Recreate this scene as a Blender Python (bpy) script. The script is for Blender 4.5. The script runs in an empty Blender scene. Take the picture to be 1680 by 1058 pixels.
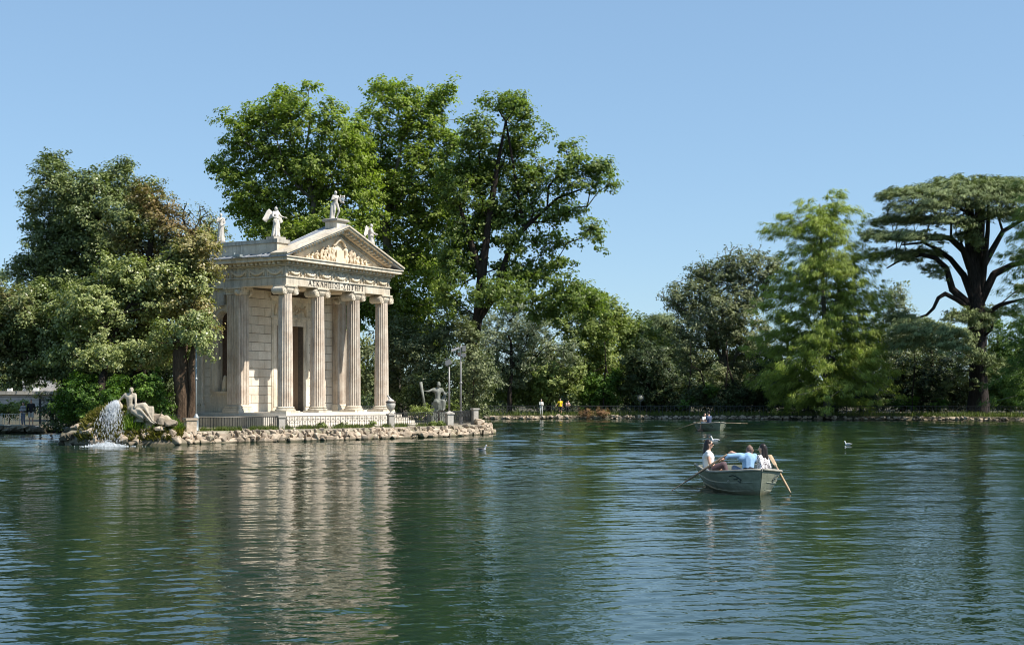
import bpy, bmesh, math, random
import numpy as np
from mathutils import Vector, Matrix
R = math.radians
rng = np.random.default_rng(7)
random.seed(7)
sc = bpy.context.scene
C = sc.collection

# ------------------------------------------------------------------ camera, sky, sun, exposure
F, EYE, HOR, CX = 2200.0, 2.4, 650.0, 840.0
cam_d = bpy.data.cameras.new('camera'); cam = bpy.data.objects.new('camera', cam_d); C.objects.link(cam)
cam.location = (0, 0, EYE); cam.rotation_euler = (R(90), 0, 0)
cam_d.sensor_width = 36; cam_d.lens = F/1680*36; cam_d.shift_y = (HOR-529)/1680
cam_d.clip_end = 20000; cam_d.clip_start = 0.5
sc.camera = cam
SUN = Vector((0.604, -0.216, 0.766)).normalized()
w = bpy.data.worlds.new('World'); sc.world = w; w.use_nodes = True
nt = w.node_tree; nt.nodes.clear()
sky = nt.nodes.new('ShaderNodeTexSky'); sky.sky_type = 'NISHITA'; sky.sun_disc = False
sky.sun_elevation = math.asin(SUN.z); sky.sun_rotation = math.atan2(SUN.x, SUN.y)
sky.air_density = 1.0; sky.dust_density = 0.0; sky.ozone_density = 3.0; sky.altitude = 50
bg = nt.nodes.new('ShaderNodeBackground'); bg.inputs[1].default_value = 0.106
out = nt.nodes.new('ShaderNodeOutputWorld')
gm_ = nt.nodes.new('ShaderNodeGamma'); gm_.inputs[1].default_value = .5
ml_ = nt.nodes.new('ShaderNodeMix'); ml_.data_type = 'RGBA'; ml_.blend_type = 'MULTIPLY'; ml_.inputs[0].default_value = 1
ml_.clamp_result = False; ml_.inputs[7].default_value = (1.44, 1.87, 2.26, 1)
nt.links.new(sky.outputs[0], gm_.inputs[0]); nt.links.new(gm_.outputs[0], ml_.inputs[6])
nt.links.new(ml_.outputs[2], bg.inputs[0]); nt.links.new(bg.outputs[0], out.inputs[0])
sd = bpy.data.lights.new('sun', 'SUN'); sd.energy = 5.0; sd.angle = R(0.53); sd.color = (1, .945, .86)
so = bpy.data.objects.new('sun', sd); C.objects.link(so)
so.rotation_euler = SUN.to_track_quat('Z', 'Y').to_euler(); so.location = SUN*200
vs = sc.view_settings; vs.view_transform = 'Standard'; vs.look = 'None'; vs.exposure = 0.58; vs.gamma = 1.0
vs.use_curve_mapping = False
sc.cycles.max_bounces = 6; sc.cycles.diffuse_bounces = 3; sc.cycles.glossy_bounces = 3
sc.cycles.transmission_bounces = 4; sc.cycles.transparent_max_bounces = 6
sc.cycles.use_denoising = True; sc.cycles.filter_width = 1.05
sc.cycles.caustics_reflective = False; sc.cycles.caustics_refractive = False
sc.cycles.sample_clamp_indirect = 6

def P(px, py, Y):
    return Vector(((px-CX)/F*Y, Y, EYE+(HOR-py)/F*Y))
def G(px, Y, z=0.0):
    return Vector(((px-CX)/F*Y, Y, z))

# ------------------------------------------------------------------ materials
MATS = {}
def nodes(m):
    m.use_nodes = True
    return m.node_tree, m.node_tree.nodes['Principled BSDF']
def N(t, kind, **kw):
    n = t.nodes.new(kind)
    for k, v in kw.items():
        if k in n.inputs: n.inputs[k].default_value = v
        else: setattr(n, k, v)
    return n
def mixc(t, fac, a, b, mode='MIX'):
    n = t.nodes.new('ShaderNodeMix'); n.data_type = 'RGBA'; n.blend_type = mode
    def put(s, v):
        if isinstance(v, bpy.types.NodeSocket): t.links.new(v, s)
        elif isinstance(v, (int, float)): s.default_value = v
        else: s.default_value = (*v, 1)
    put(n.inputs[0], fac); put(n.inputs[6], a); put(n.inputs[7], b)
    return n.outputs[2]
def ramp(t, sock, stops):
    n = t.nodes.new('ShaderNodeValToRGB'); t.links.new(sock, n.inputs[0])
    e = n.color_ramp.elements
    while len(e) < len(stops): e.new(0.5)
    for i, (p, c) in enumerate(stops):
        e[i].position = p; e[i].color = (*c, 1) if len(c) == 3 else c
    return n.outputs[0]
def maprange(t, sock, a, b, c=0, d=1):
    n = t.nodes.new('ShaderNodeMapRange'); t.links.new(sock, n.inputs[0])
    for i, v in enumerate((a, b, c, d)): n.inputs[i+1].default_value = v
    return n.outputs[0]
def coords(t, scale=(1, 1, 1), space='Object'):
    tc = t.nodes.new('ShaderNodeTexCoord'); mp = t.nodes.new('ShaderNodeMapping')
    mp.inputs['Scale'].default_value = scale
    t.links.new(tc.outputs[space], mp.inputs[0]); return mp.outputs[0]
def worldpos(t, scale=(1, 1, 1)):
    g = t.nodes.new('ShaderNodeNewGeometry'); mp = t.nodes.new('ShaderNodeMapping')
    mp.inputs['Scale'].default_value = scale
    t.links.new(g.outputs['Position'], mp.inputs[0]); return mp.outputs[0]
def noise(t, vec, scale, detail=4, rough=.55):
    n = t.nodes.new('ShaderNodeTexNoise'); t.links.new(vec, n.inputs['Vector'])
    n.inputs['Scale'].default_value = scale; n.inputs['Detail'].default_value = detail
    n.inputs['Roughness'].default_value = rough
    return n.outputs[0]
def bump(t, b, h, dist, strength=1.0):
    n = t.nodes.new('ShaderNodeBump'); n.inputs['Strength'].default_value = strength
    n.inputs['Distance'].default_value = dist
    t.links.new(h, n.inputs['Height']); t.links.new(n.outputs[0], b.inputs['Normal']); return n

def stone(name, a, b, stain, rough=.75, sc1=.8, streak=.5, rand=.12, bd=.012, fine=9.0):
    m = bpy.data.materials.new(name); t, p = nodes(m)
    wp = worldpos(t)
    n1 = noise(t, wp, sc1, 6, .62)
    col = mixc(t, maprange(t, n1, .32, .68), a, b)
    n2 = noise(t, worldpos(t, (2.2, 2.2, .22)), 1.6, 6, .7)
    f = maprange(t, n2, .5, .74, 0, streak)
    col = mixc(t, f, col, stain)
    n3 = noise(t, wp, fine, 5, .65)
    col = mixc(t, .55, col, ramp(t, n3, [(.25, (.70, .68, .65)), (.62, (1.0, 1.0, 1.0))]), 'MULTIPLY')
    oi = t.nodes.new('ShaderNodeObjectInfo')
    v = maprange(t, oi.outputs['Random'], 0, 1, 1-rand, 1+rand)
    h = t.nodes.new('ShaderNodeHueSaturation'); t.links.new(v, h.inputs['Value']); t.links.new(col, h.inputs['Color'])
    cfin = h.outputs[0]
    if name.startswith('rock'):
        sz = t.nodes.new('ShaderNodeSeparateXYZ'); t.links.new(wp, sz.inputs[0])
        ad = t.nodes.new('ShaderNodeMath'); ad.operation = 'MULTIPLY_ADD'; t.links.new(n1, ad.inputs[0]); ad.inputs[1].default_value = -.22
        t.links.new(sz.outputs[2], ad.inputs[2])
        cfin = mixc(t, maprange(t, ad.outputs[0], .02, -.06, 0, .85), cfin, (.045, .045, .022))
        mo = noise(t, worldpos(t, (1, 1, 1)), 1.3, 5, .7)
        cfin = mixc(t, maprange(t, mo, .56, .68, 0, .6), cfin, (.10, .115, .03))
    t.links.new(cfin, p.inputs['Base Color'])
    p.inputs['Roughness'].default_value = rough; p.inputs['Specular IOR Level'].default_value = .3
    bump(t, p, n3, bd, .8)
    MATS[name] = m; return m
def plain(name, col, rough=.6, metal=0, var=.25, scale=6, spec=.4):
    m = bpy.data.materials.new(name); t, p = nodes(m)
    n1 = noise(t, coords(t), scale, 5, .6)
    d = tuple(c*(1-var) for c in col); l = tuple(min(1, c*(1+var)) for c in col)
    t.links.new(mixc(t, maprange(t, n1, .3, .7), d, l), p.inputs['Base Color'])
    p.inputs['Roughness'].default_value = rough; p.inputs['Metallic'].default_value = metal
    p.inputs['Specular IOR Level'].default_value = spec
    MATS[name] = m; return m
def foliage(name, dark, mid, tip, trans=.3, gloss=.5, spec=.25, brown=None, brownamt=0):
    """attribute tint: R per leaf, G per clump, B brown patch"""
    m = bpy.data.materials.new(name); t, p = nodes(m)
    a = t.nodes.new('ShaderNodeAttribute'); a.attribute_name = 'tint'
    s = t.nodes.new('ShaderNodeSeparateColor'); t.links.new(a.outputs['Color'], s.inputs[0])
    c = mixc(t, s.outputs[0], dark, mid)
    c = mixc(t, maprange(t, s.outputs[1], .25, 1, 0, .85), c, tip)
    if brown: c = mixc(t, maprange(t, s.outputs[2], 0, 1, 0, brownamt), c, brown)
    t.links.new(c, p.inputs['Base Color']); p.inputs['Roughness'].default_value = gloss
    p.inputs['Specular IOR Level'].default_value = spec
    tr = t.nodes.new('ShaderNodeBsdfTranslucent')
    c2 = mixc(t, 1.0, c, (1.25, 1.45, .55), 'MULTIPLY'); t.links.new(c2, tr.inputs[0])
    mx = t.nodes.new('ShaderNodeMixShader'); mx.inputs[0].default_value = trans
    o = t.nodes['Material Output']
    t.links.new(p.outputs[0], mx.inputs[1]); t.links.new(tr.outputs[0], mx.inputs[2]); t.links.new(mx.outputs[0], o.inputs[0])
    MATS[name] = m; return m

stone('marble', (.58, .49, .365), (.78, .71, .585), (.19, .165, .13), streak=.85)
stone('marble_block', (.62, .53, .41), (.77, .70, .585), (.45, .38, .30), streak=.3, rand=.09)
stone('marble_column', (.50, .40, .31), (.68, .60, .50), (.20, .17, .14), streak=.85, sc1=1.4, fine=7)
stone('marble_carving', (.66, .52, .36), (.76, .66, .50), (.32, .25, .18), streak=.4)
stone('marble_weathered', (.34, .32, .275), (.52, .48, .41), (.10, .10, .085), streak=.85)
stone('marble_step', (.60, .54, .45), (.74, .69, .61), (.3, .27, .23), streak=.3)
stone('statue_white', (.54, .50, .44), (.72, .68, .61), (.26, .26, .25), streak=.55, sc1=2.5, fine=5)
stone('statue_warm', (.36, .31, .24), (.60, .52, .40), (.15, .15, .13), streak=.8, sc1=2.5, fine=5)
stone('statue_grey', (.17, .18, .155), (.30, .31, .27), (.09, .11, .085), streak=.7, sc1=2.5, fine=5)
stone('pillar_stone', (.36, .33, .29), (.50, .47, .42), (.14, .14, .12), streak=.7)
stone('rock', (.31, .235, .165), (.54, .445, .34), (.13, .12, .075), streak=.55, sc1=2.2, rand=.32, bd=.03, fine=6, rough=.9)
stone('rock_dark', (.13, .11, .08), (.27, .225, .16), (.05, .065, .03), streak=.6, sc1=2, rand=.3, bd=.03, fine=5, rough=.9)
stone('concrete_pale', (.50, .48, .47), (.62, .60, .59), (.36, .34, .33), streak=.4)
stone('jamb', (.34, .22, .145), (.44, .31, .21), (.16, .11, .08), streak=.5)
plain('joint_dark', (.12, .10, .08), .9)
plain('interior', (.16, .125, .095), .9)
plain('iron', (.055, .058, .055), .5, .3)
plain('iron_pale', (.42, .46, .42), .5, .2)
plain('gate_iron', (.02, .022, .024), .55, .3)
plain('pole_grey', (.30, .33, .33), .45, .3, .12)
plain('pole_dull', (.27, .26, .25), .5, .3, .12)
plain('lead_roof', (.33, .34, .36), .5, .35, .2, 3)
plain('bronze_letter', (.045, .04, .035), .6, .3)
plain('terracotta_dark', (.1, .085, .07), .8)
plain('skin', (.62, .37, .26), .5, 0, .06)
plain('skin_dark', (.44, .25, .17), .5, 0, .06)
plain('hair_dark', (.022, .014, .011), .38, 0, .3, 40)
plain('hair_grey', (.38, .36, .34), .6)
plain('lens_black', (.01, .01, .01), .1)
plain('shirt_white', (.78, .76, .74), .8, 0, .05)
plain('hair_shaved', (.17, .105, .08), .6)
plain('shirt_blue', (.27, .44, .66), .8, 0, .1, 12)
plain('shirt_navy', (.05, .07, .13), .8, 0, .1)
plain('shirt_yellow', (.86, .60, .02), .8, 0, .05)
plain('cloth_pale', (.55, .55, .52), .8, 0, .08)
plain('cloth_pink', (.62, .42, .38), .8, 0, .2)
plain('cloth_black', (.02, .02, .025), .8)
plain('cloth_brown', (.10, .06, .065), .8, 0, .15)
plain('denim', (.16, .19, .26), .8)
plain('shoe', (.3, .3, .3), .7)
plain('oar_wood', (.42, .30, .18), .45, 0, .25, 9)
plain('oar_weathered', (.25, .19, .13), .6, 0, .3, 9)
plain('feather_white', (.82, .81, .79), .8, 0, .05)
plain('feather_grey', (.36, .37, .40), .8)
plain('feather_dark', (.03, .03, .03), .7)
plain('beak', (.6, .25, .05), .5)
plain('mirror_rim', (.10, .09, .075), .5)
plain('mark_paint', (.035, .05, .045), .6)
plain('boat_seat', (.30, .28, .23), .6, 0, .3, 4)
foam = bpy.data.materials.new('foam'); t, p = nodes(foam)
p.inputs['Base Color'].default_value = (.88, .91, .93, 1); p.inputs['Roughness'].default_value = .3
p.inputs['Transmission Weight'].default_value = .25; p.inputs['IOR'].default_value = 1.2; MATS['foam'] = foam
gl = bpy.data.materials.new('mirror_glass'); t, p = nodes(gl)
p.inputs['Base Color'].default_value = (.75, .55, .35, 1); p.inputs['Roughness'].default_value = .25; p.inputs['Metallic'].default_value = .8
MATS['mirror_glass'] = gl
# striped and printed cloth
m = bpy.data.materials.new('cloth_striped'); t, p = nodes(m)
wv = t.nodes.new('ShaderNodeTexWave'); wv.bands_direction = 'Z'; wv.inputs['Scale'].default_value = 3.2
t.links.new(coords(t), wv.inputs[0])
t.links.new(ramp(t, wv.outputs[1], [(.45, (.03, .03, .04)), (.55, (.5, .47, .45))]), p.inputs['Base Color']); p.inputs['Roughness'].default_value = .8
MATS['cloth_striped'] = m
m = bpy.data.materials.new('cloth_print'); t, p = nodes(m)
vo = t.nodes.new('ShaderNodeTexVoronoi'); vo.inputs['Scale'].default_value = 26; t.links.new(coords(t), vo.inputs['Vector'])
t.links.new(ramp(t, vo.outputs[0], [(.36, (.16, .13, .14)), (.5, (.78, .74, .73))]), p.inputs['Base Color']); p.inputs['Roughness'].default_value = .8
MATS['cloth_print'] = m
# bark
def bark(name, a, b, zs=.25, sc=7, bd=.05):
    m = bpy.data.materials.new(name); t, p = nodes(m)
    n1 = noise(t, worldpos(t, (1, 1, zs)), sc, 6, .7)
    t.links.new(mixc(t, maprange(t, n1, .3, .7), a, b), p.inputs['Base Color'])
    p.inputs['Roughness'].default_value = .95; p.inputs['Specular IOR Level'].default_value = .1
    bump(t, p, n1, bd, 1.0); MATS[name] = m
bark('bark_dark', (.018, .014, .011), (.05, .04, .032))
bark('bark_grey', (.09, .08, .065), (.20, .18, .15), .5, 4)
bark('bark_brown', (.04, .026, .018), (.17, .115, .075), .22, 9, .12)
bark('bark_cedar', (.022, .018, .017), (.06, .05, .045), .15, 8, .12)
bark('bark_twig', (.13, .115, .10), (.24, .215, .19))
# boat paint
m = bpy.data.materials.new('boat_paint'); t, p = nodes(m)
oc = coords(t)
n1 = noise(t, oc, 3, 6, .7); n2 = noise(t, coords(t, (1, 1, 8)), 2.5, 5, .7)
col = mixc(t, maprange(t, n1, .35, .7), (.20, .215, .155), (.36, .365, .28))
col = mixc(t, maprange(t, n2, .5, .75, 0, .55), col, (.07, .075, .05))
sx = t.nodes.new('ShaderNodeSeparateXYZ'); t.links.new(oc, sx.inputs[0])
col = mixc(t, maprange(t, sx.outputs[2], .16, .03, 0, .8), col, (.16, .14, .07))
t.links.new(col, p.inputs['Base Color']); p.inputs['Roughness'].default_value = .42
bump(t, p, n1, .006, .6); MATS['boat_paint'] = m
# foliages
foliage('leaf_plane', (.11, .145, .028), (.24, .31, .055), (.38, .45, .11), .45)
foliage('leaf_plane_dark', (.075, .11, .028), (.175, .235, .055), (.29, .35, .10), .42, .45, .3)
foliage('leaf_oak', (.07, .10, .03), (.18, .22, .07), (.32, .36, .14), .2, .4, .4, (.27, .17, .075), .85)
foliage('leaf_oak_light', (.11, .135, .038), (.26, .30, .095), (.44, .47, .20), .25, .4, .4, (.34, .235, .105), .65)
foliage('leaf_olive', (.11, .13, .07), (.23, .265, .14), (.36, .39, .23), .22, .45, .35)
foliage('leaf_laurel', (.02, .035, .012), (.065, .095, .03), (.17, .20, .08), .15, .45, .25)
foliage('leaf_bush', (.04, .085, .015), (.10, .19, .03), (.20, .31, .05), .35)
foliage('leaf_mid', (.10, .135, .034), (.22, .275, .07), (.36, .40, .13), .28)
foliage('leaf_greybrown', (.085, .105, .045), (.19, .215, .10), (.31, .33, .17), .2)
foliage('leaf_cypress', (.15, .19, .045), (.32, .38, .085), (.50, .55, .15), .35, .6, .2)
foliage('leaf_cypress_dark', (.05, .10, .025), (.12, .20, .045), (.22, .30, .08), .3, .6, .2)
foliage('leaf_cedar', (.09, .12, .05), (.21, .255, .105), (.34, .385, .17), .12, .6, .2)
foliage('leaf_far', (.09, .12, .05), (.18, .22, .09), (.26, .30, .13), .25)
foliage('leaf_dry', (.16, .09, .045), (.28, .16, .085), (.38, .24, .12), .25)
foliage('grass_blade', (.05, .085, .02), (.12, .16, .035), (.24, .25, .07), .3)
foliage('grass_bright', (.09, .16, .03), (.18, .27, .05), (.32, .40, .10), .35)
foliage('moss', (.075, .08, .02), (.17, .155, .035), (.30, .25, .07), .3)
# ground
m = bpy.data.materials.new('ground_soil'); t, p = nodes(m)
n1 = noise(t, worldpos(t), .35, 6, .65); n2 = noise(t, worldpos(t), 6, 5, .7)
col = mixc(t, maprange(t, n1, .4, .6), (.035, .045, .018), (.085, .065, .04))
col = mixc(t, maprange(t, n2, .4, .7, 0, .5), col, (.11, .09, .06))
t.links.new(col, p.inputs['Base Color']); p.inputs['Roughness'].default_value = .95; bump(t, p, n2, .05)
MATS['ground_soil'] = m
m = bpy.data.materials.new('ground_gravel'); t, p = nodes(m)
n1 = noise(t, worldpos(t), .8, 5, .65); n2 = noise(t, worldpos(t), 14, 4, .7)
col = mixc(t, maprange(t, n1, .4, .62), (.34, .29, .22), (.13, .12, .06))
col = mixc(t, maprange(t, n2, .4, .7, 0, .5), col, (.4, .35, .28))
t.links.new(col, p.inputs['Base Color']); p.inputs['Roughness'].default_value = .95; bump(t, p, n2, .03)
MATS['ground_gravel'] = m
# water
m = bpy.data.materials.new('water'); t, p = nodes(m)
def wave(scale, sx_, sy_, det, rot=0.0, rough=.5):
    g = t.nodes.new('ShaderNodeNewGeometry'); mp = t.nodes.new('ShaderNodeMapping')
    mp.inputs['Scale'].default_value = (sx_, sy_, 1); mp.inputs['Rotation'].default_value = (0, 0, rot)
    t.links.new(g.outputs['Position'], mp.inputs[0])
    return noise(t, mp.outputs[0], scale, det, rough)
def math_(op, a, b):
    n = t.nodes.new('ShaderNodeMath'); n.operation = op
    for i, v in enumerate((a, b)):
        if isinstance(v, (int, float)): n.inputs[i].default_value = v
        else: t.links.new(v, n.inputs[i])
    return n.outputs[0]
wind = maprange(t, wave(.045, .5, 1.0, 3, .2), .38, .62, .6, 1.15)
h = math_('MULTIPLY', wave(6.0, .8, 1.0, 2, .35, .5), .0085)
h = math_('ADD', h, math_('MULTIPLY', wave(15.0, .9, 1.0, 1, -.4, .5), .0018))
h = math_('MULTIPLY', h, wind)
bp = bump(t, p, h, 1.0, 1.0)
nd = noise(t, worldpos(t), .06, 3, .5)
t.links.new(mixc(t, maprange(t, nd, .4, .6), (.008, .024, .016), (.013, .030, .013)), p.inputs['Base Color'])
p.inputs['Roughness'].default_value = .02; p.inputs['IOR'].default_value = 1.37
MATS['water'] = m

# ------------------------------------------------------------------ mesh helpers
def tag(o, label=None, cat=None, group=None, kind=None):
    if label: o['label'] = label
    if cat: o['category'] = cat
    if group: o['group'] = group
    if kind: o['kind'] = kind
    return o
def empty(name, loc=(0, 0, 0), rz=0, label=None, cat=None, group=None, kind=None):
    o = bpy.data.objects.new(name, None); C.objects.link(o); o.location = loc; o.rotation_euler = (0, 0, rz)
    o.empty_display_size = .3
    return tag(o, label, cat, group, kind)
def link(name, me, mat=None, parent=None, kind=None):
    if mat is not None and not me.materials: me.materials.append(MATS[mat] if isinstance(mat, str) else mat)
    o = bpy.data.objects.new(name, me); C.objects.link(o)
    if parent: o.parent = parent
    if kind: o['kind'] = kind
    return o
def mesh_np(name, V, Fc, tint=None, smooth=False):
    """V (n,3); Fc (m,k) constant k"""
    me = bpy.data.meshes.new(name)
    V = np.asarray(V, dtype=np.float32); Fc = np.asarray(Fc, dtype=np.int32)
    k = Fc.shape[1]
    me.vertices.add(len(V)); me.vertices.foreach_set('co', V.ravel())
    me.loops.add(Fc.size); me.loops.foreach_set('vertex_index', Fc.ravel())
    me.polygons.add(len(Fc)); me.polygons.foreach_set('loop_start', np.arange(0, Fc.size, k, dtype=np.int32))
    if smooth: me.polygons.foreach_set('use_smooth', np.ones(len(Fc), dtype=bool))
    me.update(calc_edges=True)
    if tint is not None:
        a = me.color_attributes.new('tint', 'FLOAT_COLOR', 'POINT')
        T = np.ones((len(V), 4), dtype=np.float32); T[:, :3] = tint; a.data.foreach_set('color', T.ravel())
    return me
class MB:
    def __init__(s): s.v = []; s.f = []
    def add(s, vs_, fs_):
        b = len(s.v); s.v += [tuple(v) for v in vs_]; s.f += [tuple(i+b for i in f) for f in fs_]; return s
    def box(s, x0, x1, y0, y1, z0, z1, M=None):
        vs_ = [Vector((x, y, z)) for z in (z0, z1) for y in (y0, y1) for x in (x0, x1)]
        if M: vs_ = [M @ v for v in vs_]
        return s.add(vs_, [(0, 2, 3, 1), (4, 5, 7, 6), (0, 1, 5, 4), (2, 6, 7, 3), (0, 4, 6, 2), (1, 3, 7, 5)])
    def bevbox(s, x0, x1, y0, y1, z0, z1, b=.02):
        # chamfered on the -y face (the face seen)
        vs_ = [(x0, y1, z0), (x1, y1, z0), (x1, y1, z1), (x0, y1, z1),
               (x0, y0+b, z0), (x1, y0+b, z0), (x1, y0+b, z1), (x0, y0+b, z1),
               (x0+b, y0, z0+b), (x1-b, y0, z0+b), (x1-b, y0, z1-b), (x0+b, y0, z1-b)]
        return s.add(vs_, [(0, 3, 2, 1), (0, 1, 5, 4), (1, 2, 6, 5), (2, 3, 7, 6), (3, 0, 4, 7),
                           (4, 5, 9, 8), (5, 6, 10, 9), (6, 7, 11, 10), (7, 4, 8, 11), (8, 9, 10, 11)])
    def tube(s, pts, rad, k=6, cap=True):
        pts = [Vector(p_) for p_ in pts]
        if not hasattr(rad, '__len__'): rad = [rad]*len(pts)
        rings = []; up = Vector((.31, .17, .93)).normalized()
        for i, p_ in enumerate(pts):
            d = (pts[min(i+1, len(pts)-1)]-pts[max(i-1, 0)])
            d = d.normalized() if d.length > 1e-9 else Vector((0, 0, 1))
            a = up.cross(d)
            if a.length < .2: a = Vector((1, 0, 0)).cross(d)
            a.normalize(); b = d.cross(a)
            rings.append([p_+(a*math.cos(2*math.pi*j/k)+b*math.sin(2*math.pi*j/k))*rad[i] for j in range(k)])
        vs_ = [v for r_ in rings for v in r_]; fs_ = []
        for i in range(len(pts)-1):
            for j in range(k):
                fs_.append((i*k+j, i*k+(j+1) % k, (i+1)*k+(j+1) % k, (i+1)*k+j))
        if cap: fs_ += [tuple(range(k-1, -1, -1)), tuple((len(pts)-1)*k+j for j in range(k))]
        return s.add(vs_, fs_)
    def lathe(s, prof, k=24, c=(0, 0, 0), cap=True, mod=None):
        vs_ = []; fs_ = []
        for (r_, z) in prof:
            for j in range(k):
                a = 2*math.pi*j/k; rr = r_*(mod(j, k) if mod else 1)
                vs_.append((c[0]+rr*math.cos(a), c[1]+rr*math.sin(a), c[2]+z))
        for i in range(len(prof)-1):
            for j in range(k): fs_.append((i*k+j, i*k+(j+1) % k, (i+1)*k+(j+1) % k, (i+1)*k+j))
        if cap: fs_ += [tuple(range(k-1, -1, -1)), tuple((len(prof)-1)*k+j for j in range(k))]
        return s.add(vs_, fs_)
    def mesh(s, name='m', smooth=False):
        me = bpy.data.meshes.new(name); me.from_pydata([tuple(v) for v in s.v], [], s.f); me.update()
        if smooth:
            for p_ in me.polygons: p_.use_smooth = True
        return me
    def build(s, name, mat, parent=None, smooth=False, kind=None):
        me = s.mesh(name, smooth)
        return link(name, me, mat, parent, kind)
def recalc(me):
    bm = bmesh.new(); bm.from_mesh(me); bmesh.ops.recalc_face_normals(bm, faces=bm.faces); bm.to_mesh(me); bm.free(); return me

# voxel-united organic body
def blob(items, voxel=.02, smooth_it=4, decim=None):
    bm = bmesh.new()
    def hull(pts):
        vs_ = [bm.verts.new(p_) for p_ in pts]
        r_ = bmesh.ops.convex_hull(bm, input=vs_)
        junk = [g for g in r_['geom_interior']+r_['geom_unused'] if isinstance(g, bmesh.types.BMVert)]
        bmesh.ops.delete(bm, geom=list(set(junk)), context='VERTS')
    sph = []
    for i in range(5):
        th = math.pi*(i+.5)/5
        for j in range(8): sph.append(Vector((math.sin(th)*math.cos(j*math.pi/4+i*.4), math.sin(th)*math.sin(j*math.pi/4+i*.4), math.cos(th))))
    sph += [Vector((0, 0, 1)), Vector((0, 0, -1))]
    for it in items:
        if it[0] == 'c':
            _, a, b, r0, r1 = it; a = Vector(a); b = Vector(b)
            hull([a+s_*r0 for s_ in sph]+[b+s_*r1 for s_ in sph])
        elif it[0] == 'e':
            c = Vector(it[1]); r_ = it[2]; M = it[3] if len(it) > 3 else Matrix.Identity(3)
            hull([c+M @ Vector((s_.x*r_[0], s_.y*r_[1], s_.z*r_[2])) for s_ in sph])
        elif it[0] == 'h': hull([Vector(p_) for p_ in it[1]])
    me = bpy.data.meshes.new('tmp'); bm.to_mesh(me); bm.free()
    o = bpy.data.objects.new('tmp', me); C.objects.link(o)
    md = o.modifiers.new('r', 'REMESH'); md.mode = 'VOXEL'; md.voxel_size = voxel; md.use_smooth_shade = True
    if smooth_it:
        ms = o.modifiers.new('s', 'SMOOTH'); ms.factor = .5; ms.iterations = smooth_it
    if decim:
        mdd = o.modifiers.new('d', 'DECIMATE'); mdd.ratio = decim
    dg = bpy.context.evaluated_depsgraph_get()
    me2 = bpy.data.meshes.new_from_object(o.evaluated_get(dg))
    bpy.data.objects.remove(o); bpy.data.meshes.remove(me)
    me2.materials.clear()
    return me2

# ------------------------------------------------------------------ foliage
def unit(v): return v/np.maximum(np.linalg.norm(v, axis=-1, keepdims=True), 1e-9)
def rdir(n): return unit(rng.normal(size=(n, 3)))
TRI = [False]
def leaf_geo(c, nrm, d, L, W):
    s = unit(np.cross(nrm, d)); d = unit(np.cross(s, nrm))
    L = np.asarray(L).reshape(-1, 1); W = np.asarray(W).reshape(-1, 1)
    if TRI[0]:
        V = np.stack([c-d*L*.5+s*W*.55, c+d*L*.55, c-d*L*.4-s*W*.55], axis=1).reshape(-1, 3)
        return V, np.arange(len(c)*3).reshape(-1, 3)
    fold = nrm*W*.25
    V = np.stack([c-d*L*.5, c+s*W*.5+fold-d*L*.05, c+d*L*.5, c-s*W*.5+fold-d*L*.05], axis=1).reshape(-1, 3)
    return V, np.arange(len(c)*4).reshape(-1, 4)
def crown_clumps(lobes, n, shell=.38, mind=0):
    """lobes: (centre, (rx,ry,rz)); returns clump centres"""
    Cn = np.array([list(l[0]) for l in lobes]); Rd = np.array([l[1] for l in lobes])
    wgt = (Rd.prod(axis=1))**(2/3); wgt /= wgt.sum()
    got = []
    tries = 0
    while len(got) < n and tries < n*30:
        tries += 1
        i = rng.choice(len(lobes), p=wgt); d = rdir(1)[0]; rho = rng.random()**shell
        p_ = Cn[i]+d*Rd[i]*rho
        q = np.linalg.norm((p_-Cn)/Rd, axis=1); q[i] = 1
        if q.min() < .55 and rng.random() < .75: continue
        if mind and got:
            if np.min(np.linalg.norm(np.array(got)-p_, axis=1)) < mind*(.6+.4*rng.random()): continue
        got.append(p_)
    return np.array(got)
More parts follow.
